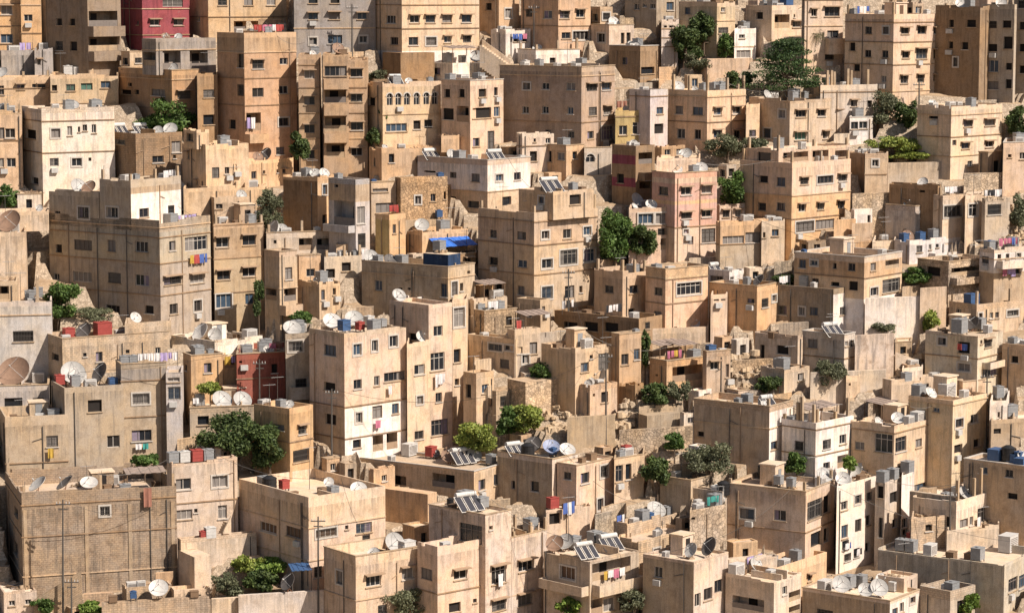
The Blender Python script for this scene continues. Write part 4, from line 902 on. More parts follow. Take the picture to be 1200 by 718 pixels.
Z(1820,1848,1900,351,389,49,'little brown shed beside shaded brown garden wall above the arched house','brown','shed','plaster','R d 26x24 373:1874')
Z(3596,3626,3675,332,370,24,'little cream shed behind two-storey tan house with bare rooftop columns','cream','shed','plaster','R d 26x24 355:3651')
Z(2916,2917,2995,298,351,44,'blockwork tan wall right of brown and white house with corner wall','tan','wall','block','')
Z(536,574,653,231,313,41,'little sandy house behind tan house with open columned rooftop storey','sand','house','plaster','R w 31x24 268:613;L d 22x30 272:555')
Z(1537,1539,1635,231,275,48,'blockwork sandy wall beside grey concrete block with small canopied windows','sand','wall','block','')
Z(2840,2842,2938,181,219,39,'rubble stone wall left of slim striped stair tower beside dark trees','stone','wall','rubble','')
Z(1140,1143,1257,86,124,22,'blockwork tan wall beside orange block beside the magenta block','tan','wall','block','')
Z(2613,2657,2712,31,124,17,'little cream house behind low cream house with open porch near top','cream','house','plaster','R w 31x31 73:2684;L d 22x30 78:2635')
Z(2746,2747,2825,80,124,47,'rubble greyish wall beside grey-blue shaded block at the top','gtan','wall','rubble','')
Z(4011,4041,4090,11,86,40,'little ochre house behind tall pink-tan block with ten canopied windows','orange','house','plaster','R w 26x31 45:4066;L d 22x30 49:4026')
Z(3312,3354,3392,2,49,39,'little pinkish shed behind cream house with loggia left of dark pine','pinkc','shed','plaster','R d 26x29 30:3373')
Z(4313,4372,4430,-3,49,45,'little pinkish shed behind tall shaded grey block at right with blue window','pinkc','shed','plaster','R d 26x33 28:4401')
Z(3010,3012,3108,-7,30,25,'rubble greyish wall behind cream house with stair behind the dark trees','gtan','wall','rubble','')
Z(3142,3168,3259,-7,30,49,'little brown shed behind cream house with stair behind the dark trees','brown','shed','plaster','R d 26x24 15:3214')
Z(3936,3951,4015,-7,30,24,'little cream shed behind tall pink-tan block with ten canopied windows','cream','shed','plaster','R d 26x24 15:3983')
# ---------------------------------------------------------------- roof things
RED = simple('red_paint', (.33, .06, .05), .65); WHT = simple('white_paint', (.55, .54, .52), .55); BLK = simple('black_plastic', (.018, .018, .02), .5)
BLU = simple('blue_paint', (.045, .10, .22), .6); GRYT = simple('grey_tank_metal', (.3, .31, .32), .5, .2); RUST = simple('rusty_metal', (.22, .1, .055), .8)
DISHM = [simple('dish_grey', (.42, .41, .39), .5), simple('dish_pale', (.55, .53, .5), .5), simple('dish_brown', (.27, .17, .115), .7), simple('dish_dark', (.1, .09, .085), .6), simple('dish_blue', (.25, .29, .42), .5)]
PANEL = simple('solar_absorber', (.05, .05, .06), .3); PTUBE = simple('panel_glazing_bar', (.6, .57, .52), .4); WOOD = simple('old_wood', (.2, .13, .08), .9)
GRN = simple('green_mesh', (.03, .3, .15), .7); SHEET = simple('sheet_metal_roof', (.33, .26, .22), .7, 0, .45)
CLOTH = [simple('cloth_white', (.7, .68, .68), .9), simple('cloth_pink', (.48, .16, .24), .9), simple('cloth_red', (.4, .07, .06), .9), simple('cloth_blue', (.08, .14, .4), .9),
         simple('cloth_mustard', (.5, .33, .06), .9), simple('cloth_black', (.03, .03, .035), .9), simple('cloth_lilac', (.4, .32, .55), .9), simple('cloth_brown', (.3, .14, .1), .9), simple('cloth_teal', (.05, .28, .25), .9)]
ITEMS = []
def reg(o, adj, noun, phrase, cat, grp, pix, prep='on'):
    ITEMS.append([o, adj, noun, phrase, cat, grp, pix, prep])
def px2m(px, P): return px / K / F * wdepth(P[1], P[2])

def rot(az, el):
    # local +z -> direction az (0 = toward camera, + = right) el up
    d = np.array((math.sin(az) * math.cos(el), -math.cos(az) * math.cos(el), math.sin(el)))
    s = np.array((math.cos(az), math.sin(az), 0)); t = np.cross(d, s)
    return s, t, d
def dish(P, r, az, el, mat, phrase, pix, adj, prep='on'):
    root = empty('satellite_dish', P)
    s, t, d = rot(az, el); c = np.array(P) + np.array((0, 0, r * 1.02 + .12))
    m = MB(); nr_, na = 6, 22; f = r * .95
    rings = []
    for i in range(nr_ + 1):
        q = r * i / nr_; h = q * q / (4 * f) - r * r / (4 * f)
        rings.append([c + s * q * math.cos(2*math.pi*j/na) + t * q * math.sin(2*math.pi*j/na) + d * h for j in range(na)])
    for i in range(nr_):
        for j in range(na):
            k = (j + 1) % na
            if i == 0: pts = [rings[0][0], rings[1][j], rings[1][k]]
            else: pts = [rings[i][j], rings[i+1][j], rings[i+1][k], rings[i][k]]
            m.quad(pts); m.quad([p - d * .025 for p in pts][::-1])
    for j in range(na):
        k = (j + 1) % na; a, b = rings[-1][j], rings[-1][k]
        m.quad([a - d * .03, b - d * .03, b + d * .02, a + d * .02])
    m.build('reflector', mat, root, P, smooth=False)
    vtx = rings[0][0]; foc = c + d * (f * .62)
    a = MB()
    for ang in (90, 210, 330):
        e = c + s * r * .93 * math.cos(rad(ang)) + t * r * .93 * math.sin(rad(ang)) - d * .02
        a.tube(e, foc, .018, n=4)
    a.build('feed_arm', METAL, root, P)
    a = MB(); a.tube(foc - d * .02, foc + d * .16, .07, .05, 8); a.build('receiver', WHT, root, P)
    a = MB(); a.tube(np.array(P), vtx - d * .06, .05, n=6)
    for k in range(3):
        an = 2 * math.pi * k / 3; a.tube(np.array(P) + np.array((math.cos(an) * r * .5, math.sin(an) * r * .5, .02)), np.array(P) + np.array((0, 0, r * .55)), .025, n=4)
    a.build('stand', RUST, root, P)
    reg(root, adj, 'satellite dish', phrase, 'satellite dish', 'satellite dishes on the roofs', pix, prep)
def tank(P, w, h, mat, th, phrase, pix, adj):
    root = empty('water_tank', P); st = .25
    m = MB(); b = .04
    m.cbox((P[0], P[1], P[2] + st), w, w * .85, h, th)
    m.cbox((P[0], P[1], P[2] + st + h * .33), w + .04, w * .85 + .04, .05, th); m.cbox((P[0], P[1], P[2] + st + h * .66), w + .04, w * .85 + .04, .05, th)
    m.build('tank_body', mat, root, P)
    m = MB(); m.cbox((P[0], P[1], P[2] + st + h + .002), w + .08, w * .85 + .08, .05, th); m.tube((P[0], P[1], P[2] + st + h + .05), (P[0], P[1], P[2] + st + h + .13), .22, n=10); m.build('lid', mat, root, P)
    m = MB(); ux, uy = math.cos(th), math.sin(th)
    for i in (-1, 1):
        for j in (-1, 1):
            x = P[0] + ux * i * (w / 2 - .06) - uy * j * (w * .42 - .06); y = P[1] + uy * i * (w / 2 - .06) + ux * j * (w * .42 - .06)
            m.cbox((x, y, P[2]), .07, .07, st, th)
    m.build('stand', STEEL, root, P)
    m = MB(); x = P[0] + ux * (w / 2 + .05); y = P[1] + uy * (w / 2 + .05)
    m.tube((x, y, P[2]), (x, y, P[2] + st + .3), .03, n=5); m.build('pipe', STEEL, root, P)
    reg(root, adj, 'water tank', phrase, 'water tank', 'water tanks on the roofs', pix)
def rtank(P, w, h, mat, phrase, pix, adj):
    root = empty('water_tank', P)
    m = MB(); m.tube((P[0], P[1], P[2] + .15), (P[0], P[1], P[2] + .15 + h * .85), w / 2, n=16)
    for q in (.3, .55, .8): m.tube((P[0], P[1], P[2] + .15 + h * q), (P[0], P[1], P[2] + .2 + h * q), w / 2 + .03, n=16)
    m.build('tank_body', mat, root, P)
    m = MB(); m.tube((P[0], P[1], P[2] + .15 + h * .85), (P[0], P[1], P[2] + .15 + h), w / 2, w * .2, n=16); m.build('lid', mat, root, P)
    m = MB()
    for a in range(4): m.cbox((P[0] + math.cos(a * 1.57 + .7) * w * .35, P[1] + math.sin(a * 1.57 + .7) * w * .35, P[2]), .08, .08, .15)
    m.build('stand', STEEL, root, P)
    reg(root, adj + ' round', 'water tank', phrase, 'water tank', 'water tanks on the roofs', pix)
def acbox(P, w, h, th, phrase, pix, adj='white'):
    root = empty('air_conditioner', P)
    m = MB(); m.cbox((P[0], P[1], P[2] + .1), w, w * .6, h, th); m.cbox((P[0], P[1], P[2] + .1 + h), w * 1.03, w * .63, .03, th); m.build('casing', WHT if adj == 'white' else GRYT, root, P)
    u = np.array((math.cos(th), math.sin(th), 0)); n = np.array((math.sin(th), -math.cos(th), 0)); c = np.array(P) + n * (w * .3 + .004)
    m = MB()
    for i in range(7): m.box(c - u * w * .42 + np.array((0, 0, .1 + h * (.12 + i * .11))), u * w * .84, n * .02, np.array((0, 0, h * .045)))
    m.build('vent', FRD, root, P)
    m = MB(); m.cbox((P[0], P[1], P[2]), w * .9, w * .5, .1, th); m.build('base', STEEL, root, P)
    reg(root, adj + ' louvred', 'cooler box', phrase, 'air conditioner', 'cooler boxes on the roofs', pix)
def solar(P, w, h, n_, phrase, pix, th=rad(35)):
    root = empty('solar_water_heater', P)
    u = np.array((math.cos(th), math.sin(th), 0)); bk = np.array((-math.sin(th), math.cos(th), 0)); Z = np.array((0, 0, 1.))
    slope = bk * math.cos(rad(40)) + Z * math.sin(rad(40)); nn = -bk * math.sin(rad(40)) + Z * math.cos(rad(40)); L = h / math.sin(rad(40))
    pw = w / n_
    for i in range(n_):
        o = np.array(P) + u * (-w / 2 + i * pw) + Z * .15
        m = MB(); m.box(o, u * (pw - .12), slope * L, nn * .08)
        m.box(o + nn * .081, u * .07, slope * L, nn * .02, 1); m.box(o + nn * .081 + u * (pw - .19), u * .07, slope * L, nn * .02, 1)
        m.box(o + nn * .081 + u * .07, u * (pw - .26), slope * .07, nn * .02, 1); m.box(o + nn * .081 + slope * (L - .07) + u * .07, u * (pw - .26), slope * .07, nn * .02, 1)
        m.build('collector_panel', [PANEL, PTUBE], root, P)
    top = np.array(P) + slope * L + Z * .35
    m = MB(); m.tube(top - u * w * .4, top + u * w * .4, .26, n=12); m.build('storage_tank', WHT, root, P)
    m = MB()
    for sgn in (-1, 1):
        b0 = np.array(P) + bk * L * math.cos(rad(40)) + u * sgn * w * .35
        m.tube(b0, b0 + Z * (h + .2), .03, n=4); m.tube(np.array(P) + u * sgn * w * .35, b0 + Z * .2, .03, n=4)
    m.build('stand', STEEL, root, P)
    reg(root, 'tilted', 'solar water heater', phrase, 'solar heater', 'solar water heaters on the roofs', pix)
def antenna(P, h, phrase, pix):
    root = empty('aerial_mast', P)
    m = MB(); m.tube(P, (P[0], P[1], P[2] + h), .035, .02, 5); m.build('pole', STEEL, root, P)
    m = MB(); z = P[2] + h * .93; m.tube((P[0] - .6, P[1] - .3, z), (P[0] + .6, P[1] + .3, z), .018, n=4)
    for i in range(6):
        k = -.55 + i * .22; m.tube((P[0] + k + .12, P[1] + k * .5 - .3, z), (P[0] + k - .12, P[1] + k * .5 + .3, z), .012, n=3)
    m.build('aerial', METAL, root, P)
    reg(root, 'thin', 'aerial mast', phrase, 'aerial', 'aerial masts on the roofs', pix)
def laundry(P, w, h, th, phrase, pix, cols_, rnd, prep='on', posts=True):
    root = empty('clothesline', P); u = np.array((math.cos(th), math.sin(th), 0)); n = np.array((math.sin(th), -math.cos(th), 0)); Z = np.array((0, 0, 1.))
    P3 = np.array(P); top = 1.5 if posts else 0.
    m = MB(); m.tube(P3 - u * w / 2 + Z * top, P3 + u * w / 2 + Z * top, .012, n=3)
    if posts:
        m.tube(P3 - u * w / 2, P3 - u * w / 2 + Z * (top + .05), .03, n=5); m.tube(P3 + u * w / 2, P3 + u * w / 2 + Z * (top + .05), .03, n=5)
    m.build('line', STEEL, root, P)
    x = -w / 2 + .05
    while x < w / 2 - .25:
        cw = rnd.uniform(.35, .8); ch = h * rnd.uniform(.65, 1.); m = MB(); nn_ = 5
        if x + cw > w / 2: cw = w / 2 - x
        ph = rnd.random() * 6
        for i in range(nn_):
            for j in range(3):
                def q(a, b): return P3 + u * (x + cw * a / nn_) + Z * (top - ch * b / 3) + n * (.06 * math.sin(ph + a * 1.9) * (b + 1) / 3)
                m.quad([q(i, j + 1), q(i + 1, j + 1), q(i + 1, j), q(i, j)])
        m.build('cloth', CLOTH[rnd.choice(cols_)], root, P)
        x += cw + rnd.uniform(.02, .15)
    reg(root, 'hung', 'clothesline', phrase, 'clothesline', 'clotheslines on houses', pix, prep)
def canopy(P, w, d, h, th, mat, phrase, pix, adj, noun='awning'):
    root = empty('sun_shelter', P); u = np.array((math.cos(th), math.sin(th), 0)); v = np.array((-math.sin(th), math.cos(th), 0)); Z = np.array((0, 0, 1.)); P3 = np.array(P)
    m = MB(); k = 8
    for i in range(k):
        m.box(P3 + u * (w * i / k) + Z * (h + .04 * (i % 2)) , u * (w / k), v * d + Z * .25, Z * .05)
    m.build('cover', mat, root, P)
    for a in (0, 1):
        for b in (0, 1):
            m = MB(); m.tube(P3 + u * (w * (.03 + .94 * a)) + v * (d * (.05 + .9 * b)), P3 + u * (w * (.03 + .94 * a)) + v * (d * (.05 + .9 * b)) + Z * (h + .15 * b), .05, n=5); m.build('post', WOOD if mat is not BLU else STEEL, root, P)
    reg(root, adj, noun, phrase, 'shelter', 'sun shelters over terraces', pix)
def crate(P, s, th, phrase, pix, mat, adj, noun='box'):
    root = empty('storage_box', P)
    m = MB(); m.cbox(P, s, s * .8, s * .7, th); m.build('box_body', mat, root, P)
    m = MB(); m.cbox((P[0], P[1], P[2] + s * .7 + .002), s + .05, s * .8 + .05, .05, th); m.build('lid', mat, root, P)
    reg(root, adj, noun, phrase, 'box', 'boxes left on the roofs', pix)
def debris(P, r, phrase, pix, rnd, kind):
    root = empty('scrap_pile', P)
    m = MB()
    for i in range(9):
        a = rnd.uniform(0, 6.28); q = rnd.uniform(0, r); c = (P[0] + math.cos(a) * q, P[1] + math.sin(a) * q, P[2] + rnd.uniform(0, .15))
        if kind == 0: m.cbox(c, rnd.uniform(.2, .4), rnd.uniform(.15, .25), rnd.uniform(.15, .3), rnd.uniform(0, 3))
        else:
            L = rnd.uniform(.6, 1.6); b = rnd.uniform(0, 3.1); m.box(c, (math.cos(b) * L, math.sin(b) * L, rnd.uniform(-.05, .35)), (-math.sin(b) * .12, math.cos(b) * .12, 0), (0, 0, .05))
    m.build('bricks' if kind == 0 else 'planks', CONC if kind == 0 else WOOD, root, P)
    m = MB(); m.cbox((P[0], P[1], P[2] + .003), r * 1.3, r, .12, rnd.uniform(0, 3)); m.build('slab', SHEET if kind else CONC, root, P)
    reg(root, 'messy' if kind == 0 else 'untidy', 'heap of blocks' if kind == 0 else 'heap of planks', phrase, 'scrap', 'scrap heaps on the roofs', pix)
def hut(P, w, b, rnd, pix):
    root = empty('roof_hut', P); th = b.th
    m = MB(); h = rnd.uniform(1.7, 2.2); m.cbox(P, w, w * .8, h, th); m.build('wall', b.wm if hasattr(b, 'wm') else CONC, root, P)
    m = MB(); m.cbox((P[0], P[1], P[2] + h + .002), w + .25, w * .8 + .25, .12, th); m.build('roof', ROOF[0], root, P)
    u = np.array((math.cos(th), math.sin(th), 0)); n = np.array((math.sin(th), -math.cos(th), 0)); m = MB(); m.box(np.array(P) + n * (w * .4 + .003) - u * .35, u * .7, n * .03, np.array((0, 0, 1.6))); m.build('door', rnd.choice([DARK, SHUT, GRYT]), root, P)
    reg(root, 'small', 'stair hut', b.phrase, 'roof hut', 'stair huts on the roofs', pix)
TYPES = dict(tg=(GRYT, 'grey'), tw=(WHT, 'white'), tr=(RED, 'red'), tb=(BLU, 'blue'), tk=(BLK, 'black'))
DT = dict(dg=(0, 'grey'), dw=(1, 'pale'), db=(2, 'brown'), dk=(3, 'dark'), du=(4, 'pale blue'))
def items(key, T, spec, bi=0):
    b = BLD[key][bi]; rnd = random.Random(key + T + str(bi))
    for t in spec.split(';'):
        t = t.strip()
        if not t: continue
        ty, rest = t.split(None, 1); a = [float(q) for q in rest.replace(' ', '').split(',')]
        x, y, sz = a[:3]; X_ = TX[T[1]] + x / K; Y_ = TY[T[0]] + y / K
        ybase = Y_ + (sz / K) * .55
        P = roof_point(b, X_, ybase, inset=.75)
        P = (P[0], P[1], P[2] + .004)
        w = px2m(sz, P); ph = b.phrase; pix = (X_, Y_); b.items += 1
        if ty in DT:
            i, adj = DT[ty]; w = min(w, 4.5)
            az = rad(a[3]) if len(a) > 3 else rad(rnd.uniform(-10, 45)); el = rad(a[4]) if len(a) > 4 else rad(rnd.uniform(28, 45))
            dish(P, w / 2, az, el, DISHM[i], ph, pix, adj)
        elif ty in TYPES:
            m, adj = TYPES[ty]
            (tank(P, w * .75, w * .75, m, b.th, ph, pix, adj) if ty != 'tk' else rtank(P, w, w * 1.1, m, ph, pix, adj))
        elif ty == 'ac': acbox(P, w * .85, w * .65, b.th, ph, pix)
        elif ty == 'sol': solar(P, w, w * .45, 3 if w > 2 else 2, ph, pix, th=b.th if b.th < .7 else .6)
        elif ty == 'ant': antenna(P, w, ph, pix)
        elif ty == 'lau': laundry(P, w, .9, b.th, ph, pix, [int(q) for q in a[3:]] or [0, 1, 3], rnd)
        elif ty == 'canb': canopy(P, w, 2.2, 2.0, b.th, BLU, ph, pix, 'blue tarpaulin')
        elif ty == 'can': canopy(P, w, 2.2, 1.9, b.th, SHEET, ph, pix, 'rusty sheet metal')
        elif ty == 'bx': crate(P, min(w * .6, 1.), b.th, ph, pix, WOOD, 'brown wooden')
        elif ty == 'bb': crate(P, w, b.th, ph, pix, BLU, 'blue')

# ---------------------------------------------------------------- explicit roof things
items('A3','a0','db 745,155,50')
items('A5','a0','db 735,255,40;dg 790,300,36;dg 735,300,30',1)
items('A6','a0','lau 1190,150,160,0,2,1,0;tg 1110,140,30')
items('A9b','a0','ac 60,310,60;lau 190,300,60,0,6')
items('A7','a0','tw 300,300,50;ac 350,300,60;bx 260,290,40;ant 270,300,120;ac 390,300,44')
items('A10','a0','sol 545,560,80;sol 640,560,80;dg 755,580,64;dg 700,585,50;tw 620,490,40;ac 590,600,36;bx 690,550,50')
items('A11','a0','tg 985,640,40;ac 1000,650,50')
items('A12','a1','dw 405,50,30;db 365,212,60')
items('A13','a1','tg 900,-40,40')
items('A14','a1','bx 230,235,40;tg 320,215,50');items('A14','a1','db 365,215,56;bx 440,225,60',1)
items('A15','a1','ac 600,350,40;sol 630,350,70;tg 770,350,34')
items('A16','a1','tg 845,330,50;ac 915,325,60')
items('A17','a1','dg 975,310,60;can 870,285,150')
items('A21','a1','dw 848,570,46;bx 640,650,40;ant 760,600,110')
items('A25','a2','dg 112,185,44;dw 180,185,46;dg 215,190,40;bx 150,190,40')
items('A24','a2','ant 100,0,150')
items('A26','a2','dw 452,85,56,30,30;bx 560,120,40')
items('A30','a2','ac 850,5,60;bx 900,5,60')
items('A33','a2','dw 735,395,60;bx 830,400,50;tg 920,395,40')
items('A35','a2','lau 490,415,60,0,7');items('A23','a2','tg 120,280,44;ac 200,285,40;tw 60,285,40;dg 270,282,36')
items('A37','a2','tw 235,625,24')
items('B1','a3','tb 120,5,60;tg 20,15,40');items('B3','a3','tg 420,50,44;ac 560,40,50;lau 460,40,90,0,3;bx 640,45,40;tw 740,50,34')
items('B5','a3','dw 890,8,50;tg 930,10,50');items('B6','a3','dw 1070,5,50');items('B8','a3','dw 768,440,44;ac 880,460,40;tg 930,455,40;bx 800,445,40')
items('B11','a3','dg 130,415,44;ac 60,420,50;tg 200,425,34')
items('B10','a3','ac 430,670,40')
items('B12','b3','dg 165,30,36;ac 200,-10,40;tw 330,30,34')
items('C1','b0','ac 560,100,60;tg 600,95,40;bx 660,100,60;ac 730,95,60;lau 860,265,100,0,0,6',1)
items('C1','b0','dg 350,125,76,40;db 392,112,72,-30',2)
items('C1','b0','lau 830,270,120,0,0,6',0)
items('C2','b0','ac 985,290,50;bx 1050,290,60;tg 1110,290,50;ant 1130,280,100;bx 1000,300,50')
items('C3','b0','db 40,298,110,-20,35;tw 100,330,40');items('C4','b0','bx 110,640,50;ac 140,650,40')
items('C5','b0','dg 1160,40,50')
items('C6','b0','bx 900,150,50')
items('D1','b1','tg 222,68,50;dw 305,62,52;dg 262,50,50;ac 180,95,40;ant 250,60,90')
items('D1','b1','dk 42,38,66,-40;db 10,50,50',1)
items('D2','b1','tg 365,95,40;ac 350,105,34;dw 355,95,36');items('D3','b1','tb 520,165,30')
items('D4','b1','bx 560,280,50;lau 610,250,60,1,2');items('D5','b1','tb 815,130,36');items('D6','b1','sol 790,15,80;tg 900,10,60;sol 1080,0,90;ac 960,15,50;dw 930,-20,50;ac 1180,10,40')
items('D8','b1','dg 66,388,74,-50,20;ac 130,405,56;tw 270,415,36');items('D7','b1','bx 150,420,36')
items('D11','b1','ac 330,460,50;tw 380,470,44;bx 420,480,50;tg 440,500,40;dw 350,455,30');items('D12','b1','dg 430,560,30;bx 330,565,36')
items('D13','b1','dk 595,480,60;tg 540,490,50;dg 500,680,70');items('D14','b1','dg 735,312,66')
items('D15','b1','ac 1065,585,66;can 1010,650,120')
items('D16','b1','tb 810,298,36')
items('E1','b2','dk 228,228,64,-60,20;db 285,195,50,-40;bx 340,235,40;ant 75,240,80;ac 60,250,40')
items('E1','b2','sol 195,140,110;tg 270,150,44;bx 310,140,50',1)
items('E2','b2','dw 728,58,58,20;dw 838,40,60;bx 780,70,40');items('E3','b2','dw 556,205,66,45,30;dw 530,205,40,60');items('E4','b2','ac 1040,270,60')
items('E5','b2','bx 440,500,40;ant 480,480,80');items('E6','b2','tg 640,500,50')
items('E7','b2','bx 940,505,40;sol 900,510,60');items('E8','b2','dk 1090,555,60,-60;tg 1040,560,40;ant 1160,560,100')
items('F1','b3','bx 300,430,60;bx 380,425,40;ac 540,430,40;tb 190,470,30');items('F2','b3','lau 110,590,90,0,5;tw 240,590,34;dk 440,560,50')
items('F4','b3','db 658,335,58,20,30;tb 590,345,46;tb 712,320,46');items('F5','b3','dw 722,98,50,-30;bx 760,110,60;bx 650,120,40')
items('F6','b3','lau 850,165,90,0,0,6;bx 820,160,40');items('F7','b3','bx 620,225,40');items('F13','b3','tb 985,450,50;lau 1100,520,110,1,3,1,6');items('F15','b3','tb 938,650,70;bx 1100,650,50;db 60,0,10')
items('F14','b3','bx 900,450,60;ant 950,450,90');items('F16','b3','lau 1030,205,90,5,2,2,8,0;lau 1040,290,80,0,0')
items('G1','c0','tr 305,112,60;tr 455,95,90;dk 370,105,80,-30;tg 555,95,30;ant 545,80,120')
items('G2','c0','ac 470,215,50;tg 540,215,50;tg 590,215,50;lau 700,225,180,6,0,6,0,8')
items('G3','c0','tr 255,290,54;dg 325,278,110,20,35;dw 345,282,82,25,35;dk 440,282,96,-50,30;tb 500,290,50;ac 400,330,60')
items('G5','c0','db 60,280,150,-15,40;bx 120,345,60;ac 170,300,60')
items('G4','c0','bx 60,470,50')
items('G6','d0','dg 165,145,92,-60,50;dk 285,140,90,-70,50;dw 395,140,80,10,60;can 560,90,180;ac 500,120,60;bx 690,130,60')
items('G7','c0','bx 880,200,40;tg 930,205,36');items('G8','c0','bx 1150,200,50;lau 1220,190,60,1,7');items('G9','c0','dw 885,140,90,-50,35;ac 1105,105,70;bx 800,140,50;dg 950,120,60')
items('G10','c0','dg 985,408,92,30,40;dg 1075,408,86,30,40;bx 900,440,60;lau 860,480,40,8,0')
items('G11','c0','tg 765,635,60;tw 815,630,60;tr 870,625,64;tg 920,625,60;bx 780,600,50')
items('G13','c1','dw 338,45,84,20,45;dg 435,45,84,15,45;tr 460,85,44;tb 390,80,60;tw 500,60,50;tg 560,70,40')
items('G12','c1','dg 110,62,84,20,50')
items('G14','c1','dw 500,5,60;dg 555,20,66,30',1)
items('G15','c1','bx 40,430,70;tg 110,430,50;dg 150,430,40;ac 30,400,60;ant 60,430,120')
items('G16','c1','tg 425,650,70;ac 680,612,80;tr 775,625,56;dk 795,630,40;db 860,648,84,-20;sol 935,640,110;dg 968,636,70,30;tg 1040,650,50;tg 875,575,64;ac 600,680,40')
items('G18','c1','tg 990,100,50;lau 1050,110,60,0,0');items('G19','c1','ac 1010,240,44;bx 1080,130,50;ant 1140,120,120');items('G20','c1','bx 990,285,40;ant 940,260,100')
items('G21','c2','ac 330,150,60;bx 200,160,60;ant 415,200,150');items('G22','c2','bx 520,110,50;tg 590,100,34')
items('G22','c2','lau 250,30,90,3,0,5;bx 330,35,60;lau 450,30,110,0,5,0,3;ac 540,45,50;bx 390,30,50',1)
items('G23','c2','can 60,100,140;lau 35,235,40,2,1');items('G24','c2','can 630,210,160;can 740,200,110;tg 835,150,60;tg 795,130,50;lau 720,280,90,0,1,4')
items('G25','c2','tb 880,170,50;ac 930,180,40');items('G26','c2','dg 385,275,80,-50,30;ant 415,230,240')
items('H1','c2','ac 1110,410,50;sol 1150,465,80;bx 900,440,50;tg 1000,430,40;bx 1040,440,60')
items('H2','c3','can 220,420,220;tg 20,410,50;bx 330,440,50');items('H3','c3','dw 612,490,60;ac 700,480,80;bx 740,470,60;can 540,430,150;ac 660,490,60')
items('H4','c3','tg 650,365,70;ac 905,375,50;ac 830,350,90;bx 870,360,50;dw 760,385,60;bx 730,400,50');items('H5','c3','tg 885,85,80;dk 940,70,70,-50;tg 975,72,60;ac 1010,100,50;bx 820,110,40')
items('H6','c3','tg 1120,150,50;bx 1150,160,50');items('H7','c3','ac 775,268,50;tg 650,365,50')
items('H10','c3','sol 345,105,100');items('H9','c3','bx 60,110,60');items('H8','c3','bx 1140,520,60')
items('I1','d1','dw 455,195,76,10,50;tk 60,150,64;tr 125,150,50;bx 170,175,50;ant 237,60,200;bx 20,180,60')
items('I2','d1','dg 615,400,92,30,30;tw 690,395,80;ac 780,395,80')
items('I3','d1','sol 965,225,130;tg 925,130,74;bx 870,250,50;tk 860,230,30')
items('I4','d2','db 178,372,82,-20,40;dg 235,360,80,-30,40;tg 275,365,64;tk 285,395,44;tg 365,360,70;tg 405,300,66;sol 350,425,110;sol 460,390,110;ant 250,300,260')
items('I5','c2','dk 93,605,80,-20,40;du 175,572,80,15,50;dw 248,605,74,20,50;tb 182,625,36;sol 30,640,90;tk 70,690,60;ac 20,580,70')
items('I5','c2','bx 350,630,70;bx 310,660,50',1)
items('I6','c2','tr 505,632,50;tg 480,640,44')
items('I7','d2','tg 575,190,70;dg 640,185,90,30,50;tg 685,190,50;bx 480,270,60;lau 470,260,60,3,0;tb 610,265,40;ac 540,285,50',0)
items('I7','d2','dk 650,470,40;ac 640,380,40',1)
items('I9','d2','tg 738,400,64;dk 870,445,90,-60,30;dg 790,440,70,-50,30;ac 680,470,40;ant 655,330,240')
items('I10','d2','bx 820,100,60');items('I11','d2','ac 905,155,60;ac 1025,155,60;tk 1112,95,56')
items('I8','d2','lau 890,300,80,8,8');items('I12','d3','ac 270,145,60;tg 85,130,50;tg 140,140,50;dg 320,115,80;tk 20,90,56;bx 50,130,40')
items('I13','d3','dw 420,88,64,-30;bx 470,80,50');items('I14','d3','tg 545,118,64;tg 590,110,60');items('I16','d3','dg 912,185,64,20')
items('I17','c3','bb 1050,632,70;tk 1100,635,60;tb 1150,630,50;bb 1120,650,50;bb 1160,680,60')
items('I18','d3','tg 628,430,64;tg 672,430,64;ac 755,440,76;tr 676,385,60;ac 1100,385,110;dk 625,510,64,-30;bx 850,440,100;bx 930,440,80')
items('I19','d3','dg 362,600,84,10,35;dg 470,622,70,0,40;dg 530,604,84,15,35;dw 545,568,70,20,35;ac 288,605,76;tg 395,575,70;tg 450,572,60;ac 595,585,60')
items('I20','d3','bx 780,660,50;ac 750,700,40;bx 850,600,50');items('I21','d2','ac 985,512,80;dg 1082,502,66,40;ac 1000,470,60;lau 1075,385,130,6,0,6,5')
items('I22','d3','dg 180,430,60,-50');items('I23','d0','dw 703,592,88,5,45;tb 590,665,36;bx 500,640,60;bx 860,630,60')
items('I26','d0','tw 930,470,60;tr 900,470,40;bx 1000,440,40')
items('I28','d1','dk 140,620,84,-50,30;canb 160,540,90')
items('I30','d2','tr 180,300,60;bx 240,330,50');items('I33','d3','bx 1000,350,40');items('I32','d3','bx 750,300,50')

